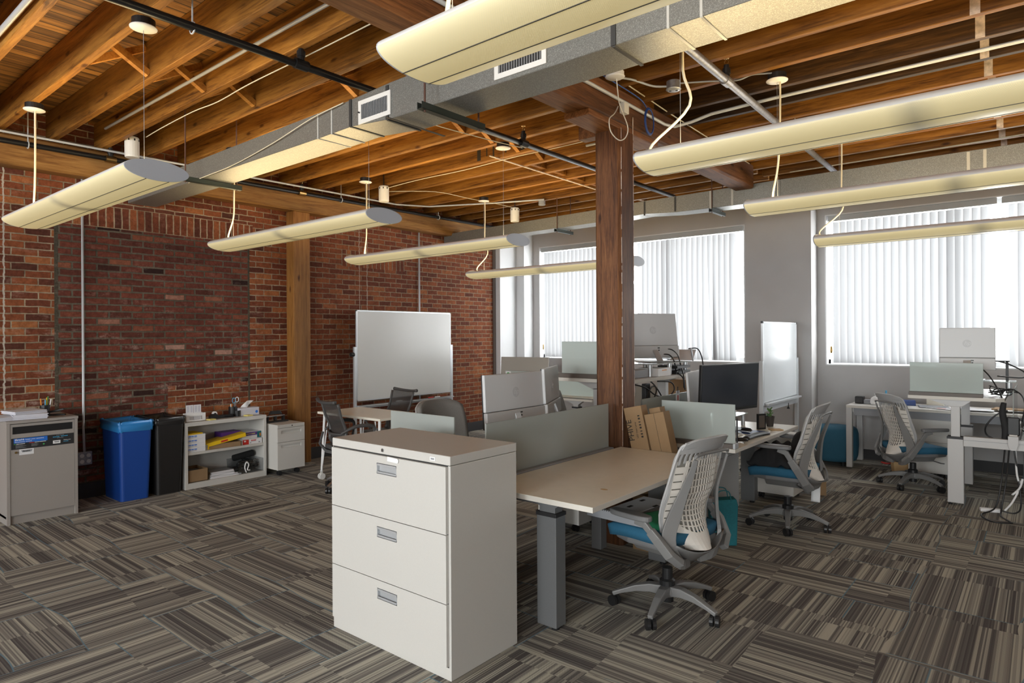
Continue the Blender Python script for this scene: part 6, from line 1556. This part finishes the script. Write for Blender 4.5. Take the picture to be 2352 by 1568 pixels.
# leaning cartons between the desks
def carton(label, foot, lean, w, d, h, rz, mat='cardboard', ax='X'):
    t = thing('cardboard_carton', label, 'box', foot, 0)
    T = Matrix.Rotation(R(rz), 4, 'Z') @ Matrix.Rotation(R(lean), 4, ax)
    t.rotation_euler = T.to_euler()
    B(-w / 2, w / 2, -d / 2, d / 2, 0, h).build('carton', mat, t, bevel=0.003)
    B(-0.001, 0.001, -d / 2 - 0.0006, -d / 2, 0.0, h).build('seam', 'ink', t) if label.startswith('plain') else None
    return t
c1 = carton('long printed cardboard carton leaning on the column behind the empty desk', (-2.20, 4.255, 0.42), -12.5, 0.145, 0.09, 0.63, 0, 'cardboard', 'Y')
text('lettering', 'PHIVE', 0.060, 'ink', c1, (-0.030, -0.0455, 0.385), (R(90), R(-90), 0), bold=0.0003)
text('lettering', 'LED Desk Lamp', 0.018, 'ink', c1, (0.006, -0.0455, 0.40), (R(90), R(-90), 0))
mk = MB()
for k in range(8): mk.box(0.030, 0.046, -0.0456, -0.045, 0.40 + k * 0.022, 0.413 + k * 0.022 - (k % 3) * 0.003)
mk.build('icons', 'ink', c1)
carton('narrow cardboard carton tucked between the two leaning cartons', (-2.085, 4.36, 0.42), -12, 0.09, 0.08, 0.62, 0, 'cardboard', 'Y')
carton('plain cardboard carton leaning in front of the printed one', (-2.03, 4.27, 0.40), -13, 0.155, 0.10, 0.615, 0, 'cardboard', 'Y')
o = B(-0.35, 0.02, -0.10, 0.22, 0.0, 0.40).build('carton_stack', 'cardboard', bevel=0.003); o.location = (-1.98, 4.30, 0.0); tag(o, 'brown carton standing on the floor below the leaning cartons', 'box')

# teal bag
t = thing('shopping_bag', 'teal fabric bag on the floor beside the working desk leg', 'bag', (-1.86, 4.72, 0), R(35))
MB().prism([(-0.09, 0), (0.09, 0), (0.10, 0.30), (0.088, 0.345), (-0.10, 0.33)], -0.05, 0.05, 'Y').build('bag_body', 'teal', t, bevel=0.006)
for s in (-1, 1): MB().tube([(-0.05, s * 0.05, 0.33), (-0.04, s * 0.055, 0.40), (0.03, s * 0.05, 0.40), (0.05, s * 0.05, 0.33)], 0.004, 6, sub=4).build('handle', 'teal', t)
t = thing('parcel', 'small printed cardboard parcel on the floor behind the second chair', 'box', (-1.72, 6.78, 0), R(25))
B(-0.06, 0.06, -0.09, 0.09, 0, 0.15).build('carton', 'cardboard', t, bevel=0.002); B(-0.0605, 0.0605, -0.02, 0.02, 0.0, 0.151).build('tape', 'ink', t)
o = MB().patch(lambda u, v: (Vector((0.035 * u, 0.02 * sin(3 * v), -0.24 * v)), Vector((0, 1, 0))), -1, 1, 0, 1, 3, 12, 0.002).build('care_tag', 'white', smooth=True); o.location = (-1.47, 5.72, 0.41); tag(o, 'long white paper tag dangling below the chair at the working desk', 'tag')

# ================================================================ working desk clutter
z = 0.7362
t = thing('keyboard', 'white keyboard on the working desk, partly behind glass', 'keyboard', (-1.99, 5.08, z), R(85))
B(-0.215, 0.215, -0.065, 0.065, 0, 0.012).build('body', 'whiteplastic', t, bevel=0.003)
k = MB()
for r_ in range(5):
    for c_ in range(20): k.box(-0.205 + c_ * 0.0206, -0.205 + c_ * 0.0206 + 0.017, -0.055 + r_ * 0.0225, -0.055 + r_ * 0.0225 + 0.018, 0.012, 0.016)
k.build('keys', 'leglight', t)
def mouse(label, x, y, rz, zz=z, mat='black'):
    t = thing('computer_mouse', label, 'mouse', (x, y, zz), R(rz))
    MB().patch(lambda u, v: (Vector((0.032 * u * math.sqrt(max(0.05, 1 - abs(v) ** 2.6)), 0.055 * v, 0.004 + 0.032 * math.sqrt(max(0, 1 - u * u * 0.96)) * math.sqrt(max(0, 1 - abs(v + 0.1) ** 2.4 * 0.8)))), Vector((0, 0, 1))), -1, 1, -1, 1, 12, 14).build('shell', mat, t, smooth=True)
    B(-0.003, 0.003, 0.01, 0.03, 0.030, 0.036).build('wheel', 'softgrey', t)
    return t
t = thing('mouse_mat', 'dark blue mouse mat on the working desk', 'mat', (-1.93, 5.46, z), R(5)); B(-0.11, 0.11, -0.10, 0.12, 0, 0.004).build('mat', 'softgrey', t); t.children[0].data.materials[0] = M['bluecable']
mouse('black mouse on the blue mat of the working desk', -1.94, 5.45, 70, z + 0.004)
mouse('dark purple and silver mouse at the near corner of the working desk', -1.80, 4.93, 120, z)
t = thing('wrist_rest', 'curved black gel wrist rest on the working desk', 'wrist rest', (-1.80, 5.25, z), R(85))
MB().tube([(-0.20, -0.01, 0.012), (-0.10, 0.0, 0.014), (0, 0.004, 0.014), (0.10, 0.0, 0.014), (0.20, -0.012, 0.012)], [0.020, 0.026, 0.027, 0.026, 0.020], 10, sub=3).xf(Matrix.Diagonal((1, 1.35, 0.75, 1))).build('gel_pad', 'black', t, smooth=True)
t = thing('picture_frame', 'small black upright frame on the working desk', 'frame', (-1.90, 5.70, z), R(60)); B(-0.045, 0.045, -0.008, 0.008, 0, 0.135).build('frame', 'black', t, bevel=0.002); B(-0.03, 0.03, -0.009, -0.008, 0.015, 0.12).build('photo', 'taupe', t)
t = thing('potted_plant', 'tiny succulent in a dark pot on the working desk corner', 'plant', (-1.90, 5.93, z))
MB().lathe([(0, 0), (0.028, 0), (0.040, 0.085), (0.042, 0.09), (0.036, 0.09), (0.034, 0.075), (0, 0.075)], 18).build('pot', 'terracotta', t)
m = MB(); rnd = random.Random(3)
for k in range(16):
    q = rnd.uniform(0, 6.28); h_ = 0.08 + 0.075 * (k / 16); rr = 0.022 + 0.008 * (1 - k / 16)
    m.bar((0.003 * cos(q), 0.003 * sin(q), h_), (rr * cos(q), rr * sin(q), h_ + 0.018), 0.012, 0.005)
m.tube([(0, 0, 0.07), (0, 0, 0.16)], 0.003, 6); m.build('leaves', 'leaf', t)
t = thing('notepad', 'thin tan notepad near the far corner of the working desk', 'notepad', (-1.79, 5.74, z), R(40)); B(-0.05, 0.05, -0.04, 0.04, 0, 0.006).build('pages', 'kraft', t)
t = thing('photo_card', 'small blue and white card propped at the desk end', 'card', (-1.99, 6.09, z), R(-50)); MB().bar((0, 0, 0), (0, 0.03, 0.09), 0.06, 0.002, (0, 1, 0)).build('card', 'blueprint', t)
t = thing('id_badge', 'white tag with a red print hanging on the green glass screen', 'badge', (-2.488, 5.30, 0.95)); B(0, 0.002, -0.035, 0.035, 0, 0.12).build('card', 'white', t); B(-0.0005, 0.0028, -0.006, 0.006, 0.095, 0.155).build('clip', 'black', t); B(0.002, 0.0025, -0.008, 0.012, 0.035, 0.08).build('red_print', 'red', t); B(0.002, 0.0025, -0.012, 0.012, 0.0, 0.03).build('yellow_print', 'kraft', t)
# raised desk clutter
t = thing('cash_box', 'dark box on the raised desk just right of the column', 'box', (-2.75, 4.98, RZ + 0.0015)); B(-0.10, 0.10, -0.16, 0.09, 0, 0.065).build('body', 'softgrey', t, bevel=0.003)
t = thing('paper_box', 'white box with an orange mark under the glass riser', 'box', (-2.70, 5.28, RZ + 0.0015)); B(-0.10, 0.10, -0.12, 0.12, 0, 0.07).build('carton', 'white', t); B(0.1, 0.1006, -0.05, 0.04, 0.048, 0.056).build('mark', 'orange', t)
t = thing('laptop_dock', 'black dock under the far half of the glass riser', 'electronics', (-2.72, 5.72, RZ + 0.0015)); B(-0.10, 0.10, -0.15, 0.15, 0, 0.03).build('body', 'black', t, bevel=0.003); B(-0.10, 0.10, -0.14, 0.14, 0.05, 0.075).build('upper_unit', 'black', t); B(-0.02, 0.02, -0.1, 0.1, 0.03, 0.05).build('spacer', 'black', t)
t = thing('open_binder', 'white papers in an open holder beside the silver computer', 'paper', (-2.75, 5.98, RZ + 0.115), R(10))
MB().bar((0, -0.05, 0), (0.0, 0.08, 0.10), 0.22, 0.006).build('papers', 'paper', t); MB().bar((0.112, -0.05, 0.0), (0.112, -0.13, 0.12), 0.012, 0.016).build('support', 'alu', t)
for lab, pts in (('black cable leaving the upper port of the raised silver computer', [(-2.80, 5.62, 1.42), (-2.74, 5.70, 1.42), (-2.70, 5.76, 1.36), (-2.66, 5.74, 1.26), (-2.55, 5.56, 1.18), (-2.52, 5.52, 1.06)]),
                 ('black cable leaving the lower port of the raised silver computer', [(-2.80, 5.60, 1.375), (-2.74, 5.66, 1.37), (-2.70, 5.68, 1.31), (-2.64, 5.60, 1.22), (-2.53, 5.50, 1.17), (-2.52, 5.50, 1.08)]),
                 ('black lamp cord arching over behind the raised silver computer', [(-2.72, 6.05, 1.42), (-2.68, 6.16, 1.42), (-2.66, 6.22, 1.34), (-2.66, 6.26, 1.24), (-2.66, 6.28, 1.20)]),
                 ('black cable looping below the raised desk by the column', [(-2.60, 4.70, 1.16), (-2.56, 4.85, 1.12), (-2.55, 5.00, 1.05), (-2.54, 5.2, 1.02), (-2.54, 5.34, 1.07), (-2.55, 5.30, 1.14), (-2.58, 5.1, 1.16)]),
                 ('second black cable drooping below the raised desk edge', [(-2.60, 5.0, 1.17), (-2.55, 5.02, 1.10), (-2.53, 4.90, 1.0), (-2.54, 4.82, 0.98), (-2.55, 4.88, 1.08), (-2.58, 5.05, 1.12), (-2.55, 5.16, 0.99)])):
    cable(lab, pts, 0.006, 'black', 6)
t = thing('power_strip', 'black power strip hanging under the raised desk', 'power strip', (-2.60, 4.93, 0.98)); B(-0.02, 0.02, -0.04, 0.04, 0, 0.17).build('body', 'black', t, bevel=0.004)
# cartons beyond
t = thing('cardboard_carton', 'cardboard carton on a low surface beyond the raised desk', 'box', (-2.95, 6.62, 0.74)); B(-0.20, 0.14, -0.16, 0.16, 0, 0.34).build('carton', 'cardboard', t, bevel=0.004)
t = desktop_thing('low white desk beyond the raised desk carrying a carton', -3.34, -2.60, 6.30, 7.0, 0.735, [(-2.9, 6.45, 0.05, 0.04, 0.6, 'leglight')], mat='laminatew')
# ================================================================ right cluster clutter
z2 = 0.7362
t = thing('tape_gun', 'black boxy device at the left end of the window desk', 'electronics', (-1.64, 8.50, z2)); B(-0.09, 0.0, -0.05, 0.05, 0, 0.085).build('body', 'black', t, bevel=0.01); B(0.0, 0.09, -0.04, 0.04, 0, 0.05).build('side_unit', 'softgrey', t, bevel=0.008)
o = MB().lathe([(0, 0), (0.055, 0.0), (0.065, 0.03), (0.055, 0.075), (0.03, 0.095), (0.012, 0.105), (0.02, 0.13), (0, 0.12)], 14).build('plastic_bag', 'white', smooth=True); o.location = (-1.50, 8.42, z2); tag(o, 'small knotted white plastic bag on the window desk', 'bag')
t = thing('spray_bottle', 'small white and blue bottle behind the plastic bag', 'bottle', (-1.43, 8.60, z2)); MB().lathe([(0, 0), (0.02, 0), (0.02, 0.09), (0.009, 0.105), (0.009, 0.12), (0, 0.12)], 14).build('bottle', 'white', t); MB().lathe([(0.010, 0.115), (0.010, 0.155), (0, 0.16)], 12).build('cap', 'skyblue', t)
t = thing('book', 'dark blue book lying at the back of the window desk', 'book', (-1.27, 8.62, z2), R(10)); B(-0.13, 0.13, -0.09, 0.09, 0, 0.05).build('pages', 'bluecable', t, bevel=0.002)
rnd = random.Random(21)
for k, (x, y, rz_, mt, lab) in enumerate(((-0.95, 8.50, 12, 'softgrey', 'dark folder among the papers left on the window desk'), (-0.85, 8.42, -25, 'paper', 'white sheet with a pink mark on the window desk'), (-0.70, 8.48, 35, 'paper', 'bright folded white sheet lying diagonally on the window desk'), (-0.55, 8.38, 5, 'paper', 'loose white sheet in front of the folded one on the window desk'), (-0.28, 8.52, -8, 'cardboard', 'tan folder on the window desk behind the raised desk leg'), (-0.24, 8.44, 14, 'paper', 'white sheet on top of the tan folder'), (-0.05, 8.42, -20, 'cardboard', 'second tan folder at the right of the window desk'))):
    t = thing('paper_sheet' if mt == 'paper' else 'folder', lab, 'paper' if mt == 'paper' else 'folder', (x, y, z2 + 0.004 * k), R(rz_), 'papers on the window desk')
    B(-0.14, 0.14, -0.105, 0.105, 0, 0.003 if mt == 'paper' else 0.012).build('sheet', mt, t)
    if 'pink' in lab: B(-0.03, 0.06, -0.08, -0.05, 0.003, 0.0035).build('pink_mark', 'red', t)
t = thing('desktop_box', 'small cream box at the back of the window desk', 'box', (-0.98, 8.74, z2)); B(-0.06, 0.10, -0.05, 0.05, 0, 0.20).build('carton', 'laminate', t)
t = thing('monitor_back_stand', 'black monitor post behind the right cable tangle', 'monitor stand', (-0.30, 8.05, z + 0.0))
t.location = (-0.28, 7.9, 0.986); MB().box(-0.012, 0.012, -0.01, 0.01, 0, 0.30).box(-0.20, 0.02, -0.01, 0.01, 0.29, 0.305).build('post', 'black', t)
cables = [('thick black cable curving off the right glass riser', [(-0.47, 7.38, 1.25), (-0.40, 7.34, 1.18), (-0.34, 7.30, 1.08), (-0.29, 7.15, 0.98), (-0.27, 7.12, 0.80), (-0.26, 7.14, 0.66)]),
          ('black cable looping out to the right over the cable tray', [(-0.40, 7.6, 1.30), (-0.28, 7.55, 1.28), (-0.14, 7.5, 1.20), (-0.16, 7.5, 1.15), (-0.34, 7.5, 1.16)]),
          ('black cable sagging in front of the raised desk post', [(-0.25, 7.10, 0.88), (-0.33, 7.08, 0.84), (-0.40, 7.08, 0.74), (-0.40, 7.10, 0.66), (-0.33, 7.10, 0.62)]),
          ('black cable dropping from the tray to the floor and curling', [(-0.27, 7.10, 0.56), (-0.29, 7.0, 0.30), (-0.33, 6.95, 0.06), (-0.42, 6.85, 0.006), (-0.40, 6.72, 0.006), (-0.33, 6.62, 0.006), (-0.21, 6.66, 0.006)]),
          ('second black cable dropping to the floor beside the white cord', [(-0.24, 7.12, 0.56), (-0.26, 7.0, 0.28), (-0.29, 6.95, 0.05), (-0.29, 6.86, 0.006), (-0.24, 6.74, 0.006), (-0.21, 6.66, 0.006)]),
          ('black cable swinging low past the white power cord', [(-0.21, 7.15, 0.56), (-0.18, 7.1, 0.3), (-0.16, 7.05, 0.08), (-0.2, 6.98, 0.02), (-0.3, 6.97, 0.03)]),
          ('black cable draped along the top of the glass divider', [(-0.30, 7.3, 1.02), (-0.24, 7.25, 1.06), (-0.16, 7.2, 1.02), (-0.13, 7.05, 0.94), (-0.15, 7.05, 0.80)])]
for lab, pts in cables: cable(lab, pts, 0.0065, 'black', 6)
cable('white power cord bundled near the floor by the right desk', [(-0.20, 7.2, 0.56), (-0.19, 7.1, 0.35), (-0.17, 7.1, 0.26), (-0.15, 7.08, 0.30), (-0.17, 7.08, 0.22), (-0.22, 7.05, 0.16), (-0.18, 7.05, 0.20), (-0.22, 7.02, 0.10), (-0.27, 6.98, 0.03)], 0.008, 'white', 5)
t = thing('power_strip', 'white plug strip lying on the floor at the right', 'power strip', (-0.37, 7.0, 0.0), R(15)); B(-0.075, 0.075, -0.025, 0.025, 0, 0.03).build('body', 'white', t, bevel=0.006)
t = thing('power_adapter', 'black power brick hanging at the edge of the raised right desk', 'power adapter', (-0.21, 7.10, 0.67)); B(-0.045, 0.045, -0.03, 0.03, 0, 0.16).build('body', 'black', t, bevel=0.01)
t = thing('cable_sleeve', 'long black cable sleeve hanging below the raised right desk', 'cable', (-0.275, 7.09, 0.60)); MB().tube([(0, 0, 0), (0.01, 0, 0.12), (-0.01, 0, 0.26), (0.0, 0, 0.35)], [0.022, 0.028, 0.026, 0.02], 10, sub=4).build('sleeve', 'blackmat', t, smooth=True)
rnd = random.Random(9); m = MB()
for k in range(16): m.tube([(rnd.uniform(-0.15, 0.15), rnd.uniform(-0.6, 0.5), rnd.uniform(0.01, 0.10 + (0.12 if k % 4 == 0 else 0))) for _ in range(7)], 0.006, 6, sub=4)
o = m.build('cable_tangle', 'black', smooth=True); o.location = (0.0, 7.75, 0.632); tag(o, 'heap of black cables lying in the white wire tray', 'cables', kind='stuff')
rnd = random.Random(12); m = MB()
for k in range(5): m.tube([(rnd.uniform(-0.14, 0.08), rnd.uniform(-0.1, 0.1), rnd.uniform(0.0, 0.09)) for _ in range(5)], 0.0045, 6, sub=4)
o = m.build('cable_tangle', 'black', smooth=True); o.location = (-0.26, 7.30, z + 0.0); o.location.z = 0.99; tag(o, 'knot of black cables on the corner of the raised right desk', 'cables', kind='stuff')
o = MB().patch(lambda u, v: (Vector((0.09 * u, 0.04 * v * (1 - 0.3 * u * u), 0.012 + 0.006 * sin(4 * u))), Vector((0, 0, 1))), -1, 1, -1, 1, 10, 4, 0.006).build('cloth_scrap', 'red', smooth=True); o.location = (-1.43, 8.80, 0.0); tag(o, 'pink scrap lying on the carpet under the window desk', 'cloth')
t = thing('paper_bag', 'small brown paper bag on the floor under the window desk', 'bag', (-1.26, 8.36, 0.0), R(30)); MB().prism([(-0.07, 0), (0.07, 0), (0.08, 0.13), (-0.08, 0.12)], -0.05, 0.05, 'Y').build('bag_body', 'kraft', t, bevel=0.01)
